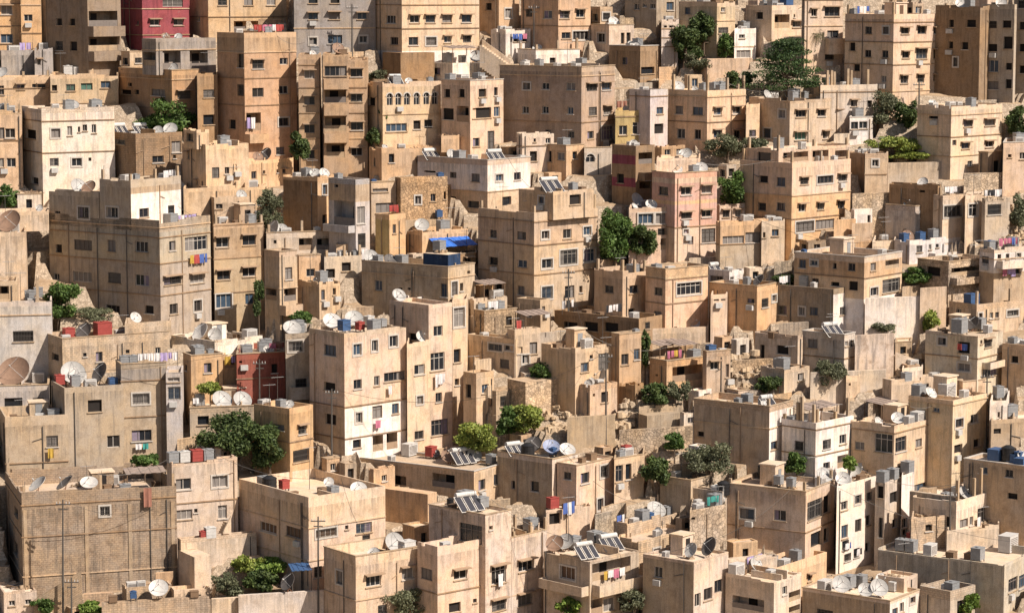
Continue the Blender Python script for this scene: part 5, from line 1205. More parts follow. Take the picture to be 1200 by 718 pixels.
# ---------------------------------------------------------------- automatic small clutter on bare roofs
for key, bl in list(BLD.items()):
    for bi, b in enumerate(bl):
        if b.kind == 'wall' or min(b.Wr, b.Wl) < 2.2: continue
        rnd = random.Random('clutter' + key + str(bi))
        px0 = CX + F * b.C[0] / wdepth(b.C[1], b.zr)
        if not (-120 < px0 < 1330): continue
        want = (6 if b.key[0] in 'GHI' else 5) + int(b.Wr * b.Wl / 20) - b.items if bi == 0 else (2 - b.items)
        want = min(want, 9)
        if b.key.startswith('Z'): want = 2
        for k in range(max(0, want)):
            s = rnd.uniform(.8, b.Wr - .8); t = rnd.uniform(.8, max(.9, b.Wl - .8))
            P = (b.C[0] + b.u[0] * s + b.v[0] * t, b.C[1] + b.u[1] * s + b.v[1] * t, b.zr + .004)
            pix = (CX + F * P[0] / wdepth(P[1], P[2]), 0)
            c = rnd.random()
            if k == 0 and bi == 0 and b.Wr > 5 and b.Wl > 5 and len(bl) == 1 and rnd.random() < .5: hut((b.C[0] + b.u[0] * b.Wr * .6 + b.v[0] * b.Wl * .65, b.C[1] + b.u[1] * b.Wr * .6 + b.v[1] * b.Wl * .65, b.zr + .004), min(2.2, b.Wr * .3), b, rnd, pix)
            elif c < .18: tank(P, rnd.uniform(.9, 1.2), rnd.uniform(.9, 1.2), rnd.choice([GRYT, GRYT]), b.th, b.phrase, pix, 'grey')
            elif c < .34: acbox(P, rnd.uniform(.8, 1.2), rnd.uniform(.7, .9), b.th, b.phrase, pix)
            elif c < .46: i = rnd.choice([0, 1]); dish(P, rnd.uniform(.4, .75), rad(rnd.uniform(-20, 50)), rad(rnd.uniform(25, 50)), DISHM[i], b.phrase, pix, ['grey', 'pale'][i])
            elif c < .58: antenna(P, rnd.uniform(1.8, 3.6), b.phrase, pix)
            elif c < .9: debris(P, rnd.uniform(.5, .9), b.phrase, pix, rnd, int(c * 100) % 2)
            else: crate(P, rnd.uniform(.5, .9), b.th + rnd.uniform(-.4, .4), b.phrase, pix, WOOD, 'brown wooden')
            b.items += 1
# ---------------------------------------------------------------- facade washing
def hang(key, T, face, x, y, w, h, cols_, bi=0):
    b = BLD[key][bi]; uu, nn = (b.u, b.nr) if face == 'R' else (b.v, b.nl)
    X_ = TX[T[1]] + x / K; Y_ = TY[T[0]] + y / K
    s, z = hit_face(b.C, uu, X_, Y_)
    P = (b.C[0] + uu[0] * s + nn[0] * .35, b.C[1] + uu[1] * s + nn[1] * .35, z)
    laundry(P, px2m(w, P), px2m(h, P), math.atan2(uu[1], uu[0]) if face == 'R' else math.atan2(-uu[1], -uu[0]), b.phrase, (X_, Y_), cols_, random.Random(key + str(x)), 'on the wall of', posts=False)
for a in [('C1','b0','R',868,445,110,50,[4,0,2,6,3,0]), ('G13','c1','R',536,498,50,50,[3,6,1]), ('G13','c1','R',588,345,36,40,[7,0]), ('G14','c1','R',805,292,60,60,[0,6,0],1),
          ('G6','d0','R',652,160,44,100,[7]), ('G4','c0','R',226,620,36,46,[4]), ('F13','b3','R',1100,500,90,50,[1,1,3,6]), ('I13','d3','R',380,405,50,40,[5,3,0]), ('I13','d3','R',430,430,44,40,[3,5,0]),
          ('I4','d2','R',445,520,150,50,[4,0,1,4,0]), ('I3','d1','R',1075,540,46,60,[5,0,8]), ('I5','d2','R',240,225,80,60,[3,0,6],1), ('H5','c3','L',905,160,50,40,[5,2,3]), ('B2','a3','R',320,175,36,26,[1]),
          ('G2','c0','R',625,600,60,30,[0,8]), ('I16','d3','R',960,290,36,44,[6,0]), ('D2','b1','R',470,420,34,50,[0,0]), ('A20','a1','R',1160,150,90,30,[3,1,5]), ('A6','a0','R',1110,520,60,60,[0,6]), ('G7','c0','R',1012,215,50,40,[4,6],1)]:
    hang(*a)

# ---------------------------------------------------------------- terrain: terraced hillside
def inpoly(Xg, Yg, A, U, V, Wr, Wl, e, ef):
    dx = Xg - A[0]; dy = Yg - A[1]
    D = U[0] * V[1] - U[1] * V[0]; s = (dx * V[1] - dy * V[0]) / D; t = (U[0] * dy - U[1] * dx) / D
    return (s > -ef) & (s < Wr + e) & (t > -ef) & (t < Wl + e)
def terrain():
    x0, x1, y0, y1, st = -95., 95., 205., 395., .5
    xs = np.arange(x0, x1 + .01, st); ys = np.arange(y0, y1 + .01, st)
    Xg, Yg = np.meshgrid(xs, ys)
    Z = G0 + GS * Yg
    rs = np.random.RandomState(3)
    # natural benches
    ph = np.sin(Xg * .11 + 1.3) * 1.5 + np.sin(Xg * .043) * 2.5
    q = (Z + ph * .4) / 3.0
    fr = q - np.floor(q); Z = Z + ((np.clip((fr - .5) * 3., -.5, .5) + .5) - fr) * 3.0 * .85
    nz = np.zeros_like(Z)
    for k in range(5):
        f = .12 * 2 ** k
        a = rs.uniform(0, 6.3, 4)
        nz += (np.sin(Xg * f + a[0] + 1.7 * np.sin(Yg * f * .7 + a[1])) * np.sin(Yg * f * 1.1 + a[2] + 1.3 * np.sin(Xg * f * .9 + a[3]))) / 1.7 ** k
    Z = Z + nz * .3 - .4
    cut = np.full_like(Z, 1e9)
    for (pts, zb, A, U, V, Wr, Wl, ef) in PADS:
        m = inpoly(Xg, Yg, A, U, V, Wr, Wl, .8, ef) & (Yg > A[1] - ef)
        cut[m] = np.minimum(cut[m], zb - .15)
    m = cut < 1e8
    Z[m] = np.minimum(Z[m], cut[m])
    # fade to the plain slope at the borders, continue outside
    ny, nx = Z.shape
    verts = np.stack([Xg.ravel(), Yg.ravel(), Z.ravel()], 1)
    idx = np.arange(ny * nx).reshape(ny, nx)
    faces = np.stack([idx[:-1, :-1].ravel(), idx[:-1, 1:].ravel(), idx[1:, 1:].ravel(), idx[1:, :-1].ravel()], 1)
    verts = verts.tolist(); faces = faces.tolist()
    # skirts: far hill on every side, joined by border rows
    def row(ids, fn):
        base = len(verts)
        for i in ids: verts.append(fn(verts[i]))
        for k in range(len(ids) - 1): faces.append([ids[k], ids[k+1], base + k + 1, base + k])
        return list(range(base, base + len(ids)))
    top = idx[-1, :].tolist(); bot = idx[0, ::-1].tolist(); lef = idx[::-1, 0].tolist()[::-1][::-1]; rig = idx[:, -1].tolist()
    t1 = row(top[::-1], lambda v: (v[0], 470., G0 + GS * 470 - 6)); row(t1, lambda v: (v[0] * 9, 1500., 60.))
    b1 = row(bot[::-1], lambda v: (v[0], 130., -118.)); row(b1, lambda v: (v[0] * 9, -600., -128.))
    l1 = row(lef, lambda v: (-420., v[1], G0 + GS * v[1] - 2)); r1 = row(rig, lambda v: (420., v[1], G0 + GS * v[1] - 2))
    me = bpy.data.meshes.new('hillside'); me.from_pydata(verts, [], faces)
    m, nt, b = newmat('hillside_earth')
    geo = N(nt, 'ShaderNodeNewGeometry'); pos = geo.outputs['Position']
    sx = N(nt, 'ShaderNodeSeparateXYZ'); nt.links.new(geo.outputs['True Normal'], sx.inputs[0])
    earth = mixc(nt, ramp(nt, noise(nt, pos, .6, 6, .7), [(.35, 0.), (.65, 1.)]), (.42, .31, .2), (.26, .18, .11))
    earth = mixc(nt, ramp(nt, noise(nt, pos, 3., 5, .75), [(.55, 0.), (.7, .8)]), earth, (.55, .45, .34))
    v = N(nt, 'ShaderNodeTexVoronoi', feature='DISTANCE_TO_EDGE'); v.inputs['Scale'].default_value = 3.4; nt.links.new(pos, v.inputs['Vector'])
    v2 = N(nt, 'ShaderNodeTexVoronoi'); v2.inputs['Scale'].default_value = 3.4; nt.links.new(pos, v2.inputs['Vector'])
    j = ramp(nt, v.outputs['Distance'], [(0., .55), (.12, 1.)])
    s2 = N(nt, 'ShaderNodeSeparateColor'); nt.links.new(v2.outputs['Color'], s2.inputs[0])
    rock = mixc(nt, ramp(nt, s2.outputs[0], [(0., 0.), (1., 1.)]), (.36, .28, .2), (.54, .44, .33))
    rock = mixc(nt, 1., rock, j, 'MULTIPLY')
    steep = ramp(nt, sx.outputs[2], [(.6, 1.), (.85, 0.)])
    cc = mixc(nt, steep, earth, rock)
    nt.links.new(cc, b.inputs['Base Color']); b.inputs['Roughness'].default_value = .95
    bp = N(nt, 'ShaderNodeBump'); bp.inputs['Strength'].default_value = .8; bp.inputs['Distance'].default_value = .15
    nt.links.new(noise(nt, pos, 2.5, 6, .75), bp.inputs['Height']); nt.links.new(bp.outputs[0], b.inputs['Normal'])
    me.materials.append(m); me.update()
    import bmesh
    bm = bmesh.new(); bm.from_mesh(me); bmesh.ops.recalc_face_normals(bm, faces=bm.faces); bm.to_mesh(me); bm.free()
    o = bpy.data.objects.new('hillside', me); col.objects.link(o)
    o['kind'] = 'structure'; o['label'] = 'dusty terraced hillside with bare rock between the houses'; o['category'] = 'hillside'
    return Xg, Yg, Z
XG, YG, ZG = terrain()
def zterr(x, y):
    i = int(round((y - 205.) / .5)); j = int(round((x + 95.) / .5))
    i = min(max(i, 0), ZG.shape[0] - 1); j = min(max(j, 0), ZG.shape[1] - 1)
    return float(ZG[i, j])

# ---------------------------------------------------------------- trees
LM = dict(dark=leafmat('leaves_dark', (.04, .075, .02), (.12, .165, .045)), bright=leafmat('leaves_bright', (.10, .18, .03), (.24, .33, .06)),
          olive=leafmat('leaves_olive', (.10, .115, .06), (.2, .21, .12)), pine=leafmat('leaves_pine', (.03, .07, .025), (.09, .15, .04)),
          green=leafmat('leaves_green', (.05, .11, .02), (.14, .22, .05)), palm=leafmat('leaves_palm', (.07, .09, .035), (.16, .18, .07)),
          yel=leafmat('leaves_yellowgreen', (.16, .22, .04), (.34, .38, .08)))
BARK = simple('bark', (.14, .1, .07), .95)
def leaves(name, centers, radii, n, size, mat, root, loc, rs, flat=1.):
    K_ = len(centers); C_ = np.array(centers); R_ = np.array(radii)
    w = (R_.prod(1)) ** .67; w /= w.sum(); k = rs.choice(K_, n, p=w)
    d = rs.normal(size=(n, 3)); d /= np.linalg.norm(d, axis=1)[:, None]; r = rs.uniform(.4, 1.06, n) ** .6 * np.where(rs.uniform(0, 1, n) < .14, 1.3, 1.)
    P = C_[k] + d * R_[k] * r[:, None]
    a = rs.normal(size=(n, 3)) + d * .0; a /= np.linalg.norm(a, axis=1)[:, None]
    b = np.cross(a, rs.normal(size=(n, 3))); b /= np.linalg.norm(b, axis=1)[:, None]
    s = size * rs.uniform(.6, 1.4, n)[:, None]; q = s * .55
    V = np.stack([P - a * s, P + b * q, P + a * s, P - b * q], 1).reshape(-1, 3) - np.array(loc)
    me = bpy.data.meshes.new(name); me.from_pydata(V.tolist(), [], np.arange(n * 4).reshape(n, 4).tolist())
    me.materials.append(mat); o = bpy.data.objects.new(name, me); col.objects.link(o); o.parent = root
def tree(T, cx, cy, rx, ry, kind, label, name='leafy_tree', cat='tree', yb=None, off=0., dens=1.):
    rs = np.random.RandomState(int(cx * 7 + cy * 3) % 9999); rnd = random.Random(cx * 3.3 + cy)
    X_ = TX[T[1]] + cx / K; Yc = TY[T[0]] + cy / K; ybp = TY[T[0]] + (yb if yb is not None else cy + ry * 1.05) / K
    Y = ground_Y(X_, ybp) + off; c = at_Y(X_, Yc, Y); rxm = px2m(rx, c); rzm = px2m(ry, c); fs = 1.3 if kind == 'pine' else 1.15; rxm *= fs; rzm *= 1.15 if kind == 'pine' else 1.08
    c = np.array(c); z0 = min(zterr(c[0], c[1]), c[2] - rzm * .9) - .1
    loc = (c[0], c[1], z0); root = empty(name, loc); ry_ = min(rxm, 3.2)
    m = MB()
    m.tube(loc, (c[0], c[1], c[2] - rzm * .1), max(.1, rxm * .07), max(.05, rxm * .035), 8); m.build('trunk', BARK, root, loc)
    cen, rr = [], []
    nb = 24 if kind != 'pine' else 64
    for i in range(nb):
        if kind == 'pine':
            h = -.85 + 1.75 * i / nb; a = rnd.uniform(0, 6.28); q = rnd.uniform(.1, 1.) ** .6 * (.62 - .5 * h); p = c + np.array((math.cos(a) * q * rxm, math.sin(a) * q * ry_, h * rzm)); R0 = rnd.uniform(.22, .38)
            cen.append(p); rr.append((rxm * R0, ry_ * R0, rzm * R0 * .33))
        else:
            a = rnd.uniform(0, 6.28); h = rnd.uniform(-.65, .7); q = rnd.uniform(.15, .85) * math.sqrt(1 - h * h * .8)
            p = c + np.array((math.cos(a) * q * rxm, math.sin(a) * q * ry_, h * rzm)); R0 = rnd.uniform(.16, .38)
            cen.append(p); rr.append((rxm * R0, ry_ * R0, rzm * R0))
    mm = MB()
    for p in cen[::3]:
        mm.tube((c[0], c[1], max(z0, c[2] - rzm * .6)), p, .07, .03, 5)
    mm.build('limbs', BARK, root, loc)
    n = int(min(12000, 850 * dens * (rxm * rzm + 1.2)))
    leaves('crown', cen, rr, n, {'olive': .13, 'pine': .12}.get(kind, .17), LM[kind], root, loc, rs)
    tag(root, label, cat, 'trees and shrubs among the houses')
def palm(T, cx, cy, r, label, yb):
    X_ = TX[T[1]] + cx / K; Y = ground_Y(X_, TY[T[0]] + yb / K); c = np.array(at_Y(X_, TY[T[0]] + cy / K, Y)); rm = px2m(r, c)
    z0 = min(zterr(c[0], c[1]), c[2] - rm); loc = (c[0], c[1], z0); root = empty('palm_tree', loc); rnd = random.Random(5)
    m = MB(); m.tube(loc, tuple(c), .2, .15, 8)
    for i in range(int((c[2] - z0) / .3)): m.tube((c[0], c[1], z0 + i * .3), (c[0], c[1], z0 + i * .3 + .12), .24, .18, 8)
    m.build('trunk', BARK, root, loc)
    m = MB()
    for k in range(46):
        az = rnd.uniform(0, 6.28); el = rnd.uniform(-.5, 1.3); L = rm * rnd.uniform(.8, 1.1); pts = []
        d = np.array((math.cos(az) * math.cos(el), math.sin(az) * math.cos(el), math.sin(el)))
        for i in range(7):
            t = i / 6; pts.append(c + d * L * t + np.array((0, 0, -L * .45 * t * t)))
        sd = np.array((-math.sin(az), math.cos(az), 0))
        for i in range(6):
            w = .05
            m.quad([pts[i] - sd * .02, pts[i+1] - sd * .02, pts[i+1] + sd * .02, pts[i] + sd * .02])
            for sg in (-1, 1):
                for q in (0, .5):
                    p = pts[i] * (1 - q) + pts[i+1] * q; e = p + sd * sg * L * .28 * math.sin((i + q + 1) / 7.2 * 3.0) + d * L * .12 + np.array((0, 0, -.12 * L))
                    m.quad([p, p + d * .07, e])
    m.build('fronds', LM['palm'], root, loc)
    tag(root, label, 'palm tree', 'trees and shrubs among the houses')
for t in [
 ('a0',725,510,115,72,'green','bright green tree beside the brown brick house with solar heaters',),
 ('a3',122,285,140,104,'pine','large dark pine left of the tall pink-tan block','pine_tree','tree',440),
 ('a2',770,190,70,80,'dark','dark tree left of white stair house near the top'),
 ('a2',850,140,62,78,'dark','dark tree crown directly behind the white stair house'),
 ('a2',815,275,60,38,'olive','grey-green shrub below the dark trees near the top','garden_shrub','shrub'),
 ('a2',945,205,34,54,'green','slim green tree before the white stair house wall'),
 ('a2',1010,360,70,40,'dark','dark shrub mass left of the large pine foot','garden_shrub','shrub'),
 ('a3',560,475,72,70,'olive','grey-green tree at foot of tall pink-tan block'),
 ('a3',650,505,54,60,'dark','dark glossy tree beside foot of tall pink-tan block'),
 ('a2',955,645,86,50,'olive','wide olive bush under house with bare columns','garden_shrub','shrub'),
 ('a2',1085,650,60,38,'olive','smaller olive bush right of the wide olive bush','garden_shrub','shrub'),
 ('a3',1145,535,50,66,'dark','dark tree in shade at right edge below grey block'),
 ('b2',450,365,78,118,'green','big dense green tree right of large tan penthouse block','leafy_tree','tree',500),
 ('b2',562,372,78,76,'dark','green hanging vine tree before low pink house','leafy_tree','tree',470),
 ('b2',975,150,58,78,'green','light green bush right of pink-tan block','garden_shrub','shrub',260),
 ('b0',255,655,90,80,'green','green tree in shade under the great grey-brown block'),
 ('b0',35,190,46,52,'green','small green tree at left edge above brown dish'),
 ('b1',60,250,58,88,'olive','tall olive tree left of brown-sided house','leafy_tree','tree',345),
 ('a1',195,645,46,66,'dark','dark climbing tree at foot of three-bay block'),
 ('b0',1145,640,22,80,'dark','thin dark shrub on corner of cluttered-roof block','garden_shrub','shrub'),
 ('c0',1010,560,130,96,'dark','large dark spreading tree left of tall cream block','leafy_tree','tree',690),
 ('c1',60,610,90,90,'dark','lower dark tree before the ochre house','leafy_tree','tree',740),
 ('c2',145,285,76,44,'green','green tree by vine between left tan houses in centre'),
 ('c2',60,490,80,60,'yel','yellow-green bush left of the bare rubble','garden_shrub','shrub'),
 ('c1',970,575,96,64,'yel','bright yellow-green shrubs right of narrow cream block','garden_shrub','shrub'),
 ('c1',1120,500,56,60,'green','mid green tree behind bright shrubs in centre'),
 ('c2',640,375,66,50,'dark','dark green creeper right of taller tan house'),
 ('c2',735,375,48,42,'olive','grey-green bush beside the dark creeper','garden_shrub','shrub'),
 ('c2',720,592,46,42,'green','small green fig against rough stone wall','garden_shrub','shrub'),
 ('c2',880,665,112,72,'olive','broad grey-green tree under wide shaded house','leafy_tree','tree',760),
 ('d2',645,95,60,66,'dark','dark leafy tree left of low flat house in foreground'),
 ('c3',315,290,66,62,'olive','feathery grey-green tree above the roof of brushwood','leafy_tree','tree',375),
 ('c3',45,345,50,34,'dark','low dark bush left of small cube house','garden_shrub','shrub'),
 ('b3',700,535,76,34,'green','green vine shrub beside flat-roofed hilltop house','garden_shrub','shrub'),
 ('b3',120,560,56,26,'dark','dark bush before the flat-roofed hilltop house','garden_shrub','shrub'),
 ('c3',165,690,42,48,'green','small bushy conifer below row of roof columns'),
 ('d3',925,670,46,52,'bright','bright green young tree in bottom right yard'),
 ('d1',630,665,116,60,'olive','thin grey shrub before stained cream foreground house','garden_shrub','shrub',760),
 ('d2',245,690,50,40,'bright','bright green bush under the balcony house','garden_shrub','shrub'),
 ('d2',540,665,60,42,'olive','dull olive bush between the two foreground houses','garden_shrub','shrub'),
 ('c0',930,358,56,26,'yel','green shrub on the roof edge below orange house','garden_shrub','shrub',400),
 ('c1',195,55,56,36,'green','green bush behind roof of tall cream block','garden_shrub','shrub',120),
 ('d0',1005,592,66,52,'olive','grey shrub in the yard at bottom left centre','garden_shrub','shrub'),
 ('d0',1095,495,90,34,'yel','yellow-green vine over yard wall left of walled terrace','garden_shrub','shrub'),
 ('d1',70,505,100,24,'bright','bright green vine pergola before the walled terrace','garden_shrub','shrub'),
 ('d1',20,570,70,50,'dark','dark leaves below the bright vine pergola','garden_shrub','shrub'),
 ('d0',190,680,56,36,'green','palm-like green shrub at bottom left corner wall','garden_shrub','shrub'),
 ('d0',405,695,46,30,'bright','small bright shrub beside it along bottom wall','garden_shrub','shrub'),
 ('a1',518,605,28,36,'dark','dark green climber on shaded side of arched house','garden_shrub','shrub'),
 ('a1',565,500,18,50,'dark','narrow creeper on corner of the arched house','garden_shrub','shrub',640),
 ('a3',600,640,130,30,'yel','sunny yellow-green vine over right-hand terrace','garden_shrub','shrub',690),
 ('b3',660,8,90,14,'yel','green vine strip over the grey-tan terrace wall','garden_shrub','shrub',30),
 ('b3',1150,250,40,80,'olive','olive tree cut by right edge beside hanging cloths'),
 ('c3',760,60,34,50,'yel','small yellow-green bush above sand-coloured house','garden_shrub','shrub'),
 ('c3',540,90,60,26,'olive','thin creepers on top of whitewashed buttress wall','garden_shrub','shrub'),
 ('c2',590,180,20,80,'dark','creeper climbing the corner of taller tan house','garden_shrub','shrub',280),
 ('c0',640,680,60,24,'green','trailing creeper below dark red framed window','garden_shrub','shrub',720),
 ('a0',820,480,40,24,'yel','thin pale tree tips right of bright green tree','garden_shrub','shrub'),
 ('c0',420,30,90,22,'olive','grey-green bushes under the great block side','garden_shrub','shrub'),
 ('a1',540,335,40,24,'olive','grey shrub above roof of arched house','garden_shrub','shrub'),
 ('c3',1050,440,30,20,'dark','dark small bush right of cream plain-sided block','garden_shrub','shrub'),
 ('b1',560,285,24,14,'bright','green pot plants on yellow box house balcony','garden_shrub','shrub',300),
 ('c3',400,690,30,30,'bright','bright shrub between white-fronted and glazed houses','garden_shrub','shrub'),
 ('d1',490,250,1,1,'bright','x')][:-1]:
    tree(*t)
palm('a3',240,150,50,'small palm in front of the cream balcony house at top',290)

# ---------------------------------------------------------------- utility poles
def pole(T, x, yt, yb, label):
    X_ = TX[T[1]] + x / K; Y = ground_Y(X_, TY[T[0]] + yb / K); P = at_Y(X_, TY[T[0]] + yb / K, Y); tp = at_Y(X_, TY[T[0]] + yt / K, Y)
    z0 = min(zterr(P[0], P[1]), P[2]) - .3; loc = (P[0], P[1], z0); r = empty('utility_pole', loc)
    m = MB(); m.tube(loc, tp, .11, .07, 8); m.build('pole', STEEL, r, loc)
    m = MB(); m.box((tp[0] - .7, tp[1] - .05, tp[2] - .5), (1.4, 0, 0), (0, .1, 0), (0, 0, .1)); m.box((tp[0] - .45, tp[1] - .05, tp[2] - 1.), (.9, 0, 0), (0, .1, 0), (0, 0, .1)); m.build('crossarm', STEEL, r, loc)
    for k in (-.6, -.3, .3, .6):
        m = MB(); m.tube((tp[0] + k, tp[1], tp[2] - .4), (tp[0] + k, tp[1], tp[2] - .2), .05, .03, 6); m.build('insulator', WHT, r, loc)
    tag(r, label, 'utility pole', 'utility poles and masts'); return tp
tA = pole('d0', 278, 215, 730, 'dark pole standing before the tall blockwork wall')
tB = pole('d0', 316, 560, 760, 'short dark pole beside the stairs at bottom left')
tC = pole('d1', 275, 290, 720, 'slim dark pole at corner of walled terrace house')
tD = pole('c2', 416, 200, 560, 'dark mast before the small cream hut')
tE = pole('c1', 335, 360, 660, 'drainpipe-like pole before shaded side of tall cream block')
tF = pole('c0', 1148, 230, 420, 'dark pole before the bright red house')
tG = pole('c3', 1008, 290, 410, 'short pole right of sand-coloured balcony house')
tH = pole('d3', 845, 180, 420, 'thin pole in front of grey courtyard walls')
tI = pole('b2', 250, 510, 700, 'thin pole before large tan penthouse block')
tJ = pole('a1', 425, 20, 260, 'thin dark pole on face of grey concrete block')
tK = pole('a2', 97, 20, 185, 'thin dark mast before slab-eaved tan house')
tL = pole('a3', 707, 360, 470, 'dark downpipe pole before tall pink-tan block')
def wire(a, b, sag, label):
    m = MB(); n = 14; a = np.array(a); b = np.array(b); pv = None
    for i in range(n + 1):
        t = i / n; p = a * (1 - t) + b * t - np.array((0, 0, sag * 4 * t * (1 - t)))
        if pv is not None: m.tube(pv, p, .022, n=3, cap=False)
        pv = p
    o = m.build('overhead_wire', STEEL, None, tuple(a)); tag(o, label, 'wire', 'overhead wires')
wire(tA, at_Y(205, 585, ground_Y(205, 640)), 1.5, 'wire sagging along parapet of tall blockwork house')
wire(tD, tuple(np.array(tE) + np.array((0, 0, 0))), 3., 'long wire from hut mast toward tall cream block')
wire(tH, at_Y(1120, 590, ground_Y(1120, 640)), 2., 'wire from thin pole over the crowded roof')
wire(tI, tD, 3., 'wire between penthouse block pole and hut mast')

for i, (ka, kb) in enumerate([('G6','G11'),('G13','G3'),('I1','I2'),('I3','I4'),('I4','I9'),('I5','I7'),('G11','I1'),('I12','I18'),('I13','I16'),('H3','H4'),('H1','H2'),('E1','E5'),('E2','B12'),('C1','C2'),('D6','E1'),('F1','E4'),('A33','B11'),('A6','A14'),('G21','G24'),('I9','I12')]):
    a, b = BLD[ka][0], BLD[kb][0]
    pa = (a.C[0] + a.u[0] * a.Wr * .5 + a.v[0], a.C[1] + a.u[1] * a.Wr * .5 + a.v[1], a.ztop + 1.2); pb = (b.C[0] + b.u[0] * b.Wr * .3 + b.v[0], b.C[1] + b.u[1] * b.Wr * .3 + b.v[1], b.ztop + 1.4)
    wire(pa, pb, 1.1, 'thin dark cable sagging from ' + a.phrase)
# blue awning on the wall under the dark roof boxes
def wall_awning(key, T, x0_, x1_, y, depth, mat, label):
    b = BLD[key][0]; X0, X1, Y_ = TX[T[1]] + x0_ / K, TX[T[1]] + x1_ / K, TY[T[0]] + y / K
    s0, z = hit_face(b.C, b.u, X0, Y_); s1, _ = hit_face(b.C, b.u, X1, Y_)
    u3 = np.array((*b.u, 0)); n3 = np.array((*b.nr, 0)); P = np.array((b.C[0], b.C[1], z)) + u3 * s0 + n3 * .01; r = empty('awning', tuple(P)); m = MB(); n = 12
    for i in range(n): m.box(P + u3 * (s1 - s0) * i / n + np.array((0, 0, .03 * (i % 2))), u3 * (s1 - s0) / n, n3 * depth - np.array((0, 0, depth * .35)), np.array((0, 0, .05)))
    m.build('canvas', mat, r, tuple(P))
    for s in (.02, .5, .98):
        m = MB(); q = P + u3 * (s1 - s0) * s + n3 * (depth - .1) - np.array((0, 0, depth * .35)); m.tube(q, q - np.array((0, 0, 2.)), .04, n=5); m.build('post', STEEL, r, tuple(P))
    tag(r, label, 'awning', 'sun shelters over terraces')
wall_awning('D14', 'b1', 765, 935, 378, 2.2, simple('bright_blue_sheet', (.04, .17, .62), .6), 'bright blue sheet awning on tan house above dark blue roof box')
# outdoor stairs
def stairs(T, x0_, y0_, x1_, y1_, w, label, mat):
    X0, Y0, X1, Y1 = TX[T[1]] + x0_ / K, TY[T[0]] + y0_ / K, TX[T[1]] + x1_ / K, TY[T[0]] + y1_ / K
    Ya = ground_Y(X0, Y0) - .6; A = np.array(at_Y(X0, Y0, Ya)); Bp = np.array(at_Y(X1, Y1, Ya + .6)); n = max(4, int(abs(Bp[2] - A[2]) / .2)); d = (Bp - A) / n
    r = empty('stairway', tuple(A)); h = np.array((d[0], d[1], 0)); hl = np.linalg.norm(h); h /= hl; pn = np.array((-h[1], h[0], 0)) * w
    for i in range(n):
        m = MB(); o = A + d * i; m.box(o - np.array((0, 0, 2.5)), h * (hl + .02), pn, np.array((0, 0, 2.5 + abs(d[2]))))
        m.build('step', mat, r, tuple(A))
    m = MB(); m.box(A - h * .01 - pn / w * .15 - np.array((0, 0, 2.5)), d * n + np.array((0, 0, .0)), -pn / w * .15 + pn / w * .29, np.array((0, 0, 3.2))); m.build('side_wall', mat, r, tuple(A))
    tag(r, label, 'stairs', 'outdoor stairs')
ST = wallmat((.6, .5, .4)); 
stairs('d0', 985, 390, 1020, 318, 1.1, 'short cream steps before pink-cream house with arches', ST)
stairs('a1', 1125, 290, 1000, 200, 1.4, 'stepped garden stair wall right of whitewashed ground storey', ST)
stairs('c3', 600, 225, 700, 262, 1.3, 'rough earth-coloured steps right of peeling pink-brown wall', ST)
stairs('d0', 150, 690, 360, 560, 1.0, 'steps climbing at foot of tall blockwork wall', wallmat((.42, .33, .24), 'block'))
stairs('c1', 1050, 350, 1000, 440, 1.2, 'pale steps above bright yellow-green shrubs', ST)
stairs('b0', 795, 140, 860, 205, .8, 'thin white stair between great block and cream house', FR)

# ---------------------------------------------------------------- loose stones
def boulders(T, x0_, x1_, y0_, y1_, n, label, seed):
    rnd = random.Random(seed); m = MB(); loc = None
    for i in range(n):
        x = TX[T[1]] + rnd.uniform(x0_, x1_) / K; y = TY[T[0]] + rnd.uniform(y0_, y1_) / K
        Y = ground_Y(x, y); P = at_Y(x, y, Y); z = zterr(P[0], P[1]); s = rnd.uniform(.15, .5) * rnd.uniform(.6, 1.2)
        if loc is None: loc = (P[0], P[1], z)
        a = rnd.uniform(0, 3.1); V = []
        for k in range(2):
            for j in range(6):
                q = a + j * 1.047 + rnd.uniform(-.2, .2); r = s * rnd.uniform(.7, 1.1) * (1 if k == 0 else .7)
                V.append((P[0] + math.cos(q) * r, P[1] + math.sin(q) * r, z - .1 + k * s * rnd.uniform(.9, 1.2)))
        m.quad(V[6:12]); [m.quad([V[j], V[(j+1) % 6], V[6 + (j+1) % 6], V[6 + j]]) for j in range(6)]
    o = m.build('rubble_stones', wallmat((.5, .4, .29), 'plaster'), None, loc); o['kind'] = 'stuff'; o['label'] = label; o['category'] = 'rubble'; o['group'] = 'rubble on bare ground'
boulders('c2',150,360,440,560,260,'heap of pale rubble stones on the slope in centre',1)
boulders('c2',450,640,400,600,300,'tumbled stones between the plaster walls',2)
boulders('c2',930,1180,180,330,300,'rubble bank behind garden walls right of centre',3)
boulders('c3',560,760,180,330,220,'sandy stones below the peeling retaining wall',4)
boulders('c1',880,1080,420,520,220,'stony ground above the bright shrubs',5)
boulders('b3',1080,1180,180,420,200,'stones on the slope at the right edge',6)
boulders('a1',560,760,230,360,160,'stones behind the arched house',7)

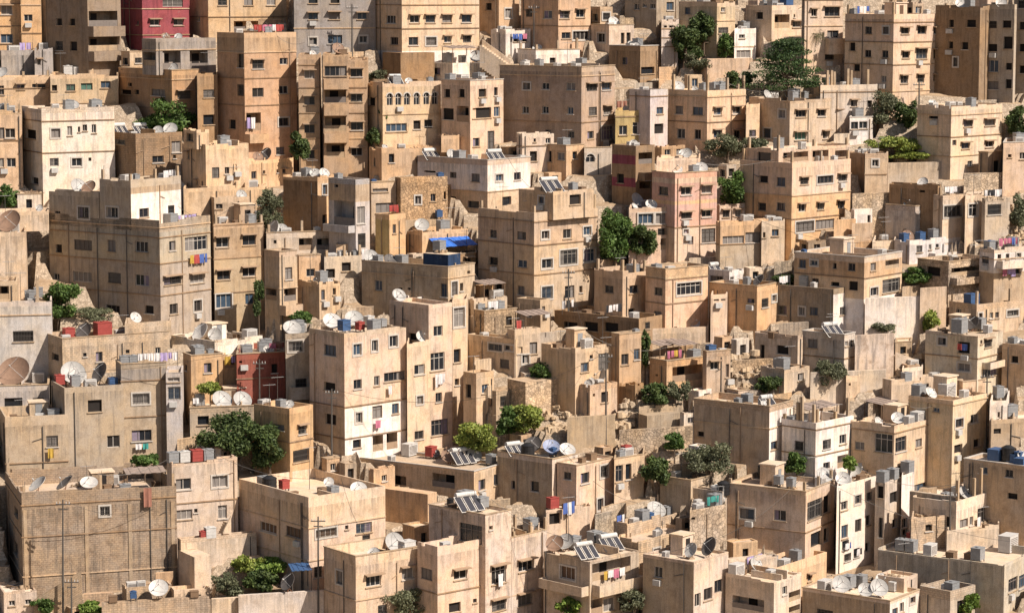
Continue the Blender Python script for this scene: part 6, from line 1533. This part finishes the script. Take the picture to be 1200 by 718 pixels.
# ---------------------------------------------------------------- labels of roof things
def spell(n): return ['zero','one','two','three','four','five','six','seven','eight','nine','ten','eleven','twelve'][n]
ORD = ['', 'first', 'second', 'third', 'fourth', 'fifth', 'sixth', 'seventh', 'eighth', 'ninth', 'tenth', 'eleventh']
grp = {}
for it in ITEMS: grp.setdefault((it[1], it[2], it[3], it[7]), []).append(it)
for (adj, noun, phrase, prep), L_ in grp.items():
    L_.sort(key=lambda q: q[6][0])
    for i, it in enumerate(L_):
        if len(L_) == 1: lab = f'{adj} {noun} {prep} {phrase}'
        elif len(L_) == 2: lab = f'{adj} {noun}, {"left" if i == 0 else "right"} one {prep} {phrase}'
        else: lab = f'{adj} {noun}, {ORD[i+1]} from left {prep} {phrase}'
        w = lab.split()
        if len(w) > 16: lab = ' '.join(w[:16])
        tag(it[0], lab, it[4], it[5])

# ---------------------------------------------------------------- light, camera
SAZ, SEL = rad(57), rad(46)      # sun: angle right of the camera's back, elevation
sd = (math.sin(SAZ) * math.cos(SEL), -math.cos(SAZ) * math.cos(SEL), math.sin(SEL))
w = bpy.data.worlds.new('World'); scene.world = w; w.use_nodes = True
nt = w.node_tree; bg = nt.nodes['Background']; sky = nt.nodes.new('ShaderNodeTexSky'); sky.sky_type = 'NISHITA'; sky.sun_disc = False
sky.sun_elevation = SEL; sky.sun_rotation = math.atan2(sd[0], sd[1]); sky.dust_density = 2.0
nt.links.new(sky.outputs[0], bg.inputs[0]); bg.inputs[1].default_value = .052
sl = bpy.data.lights.new('sun', 'SUN'); sl.energy = 5.0; sl.angle = rad(.5); sl.color = (1, .885, .77)
so = bpy.data.objects.new('sun', sl); col.objects.link(so)
from mathutils import Vector
so.rotation_euler = (-Vector(sd)).to_track_quat('-Z', 'Y').to_euler(); so.location = (40, 200, 60)
cam = bpy.data.cameras.new('camera'); co = bpy.data.objects.new('camera', cam); col.objects.link(co)
cam.sensor_width = 36; cam.lens = F / 1200 * 36; cam.clip_start = 1; cam.clip_end = 5000
co.rotation_euler = (rad(90) - PITCH, 0, 0); scene.camera = co
vs = scene.view_settings; vs.view_transform = 'Standard'; vs.look = 'None'; vs.exposure = 0.5; vs.gamma = 1
scene.render.engine = 'CYCLES'
print('OBJECTS', len(bpy.data.objects), 'TOP', len([o for o in bpy.data.objects if o.parent is None]))
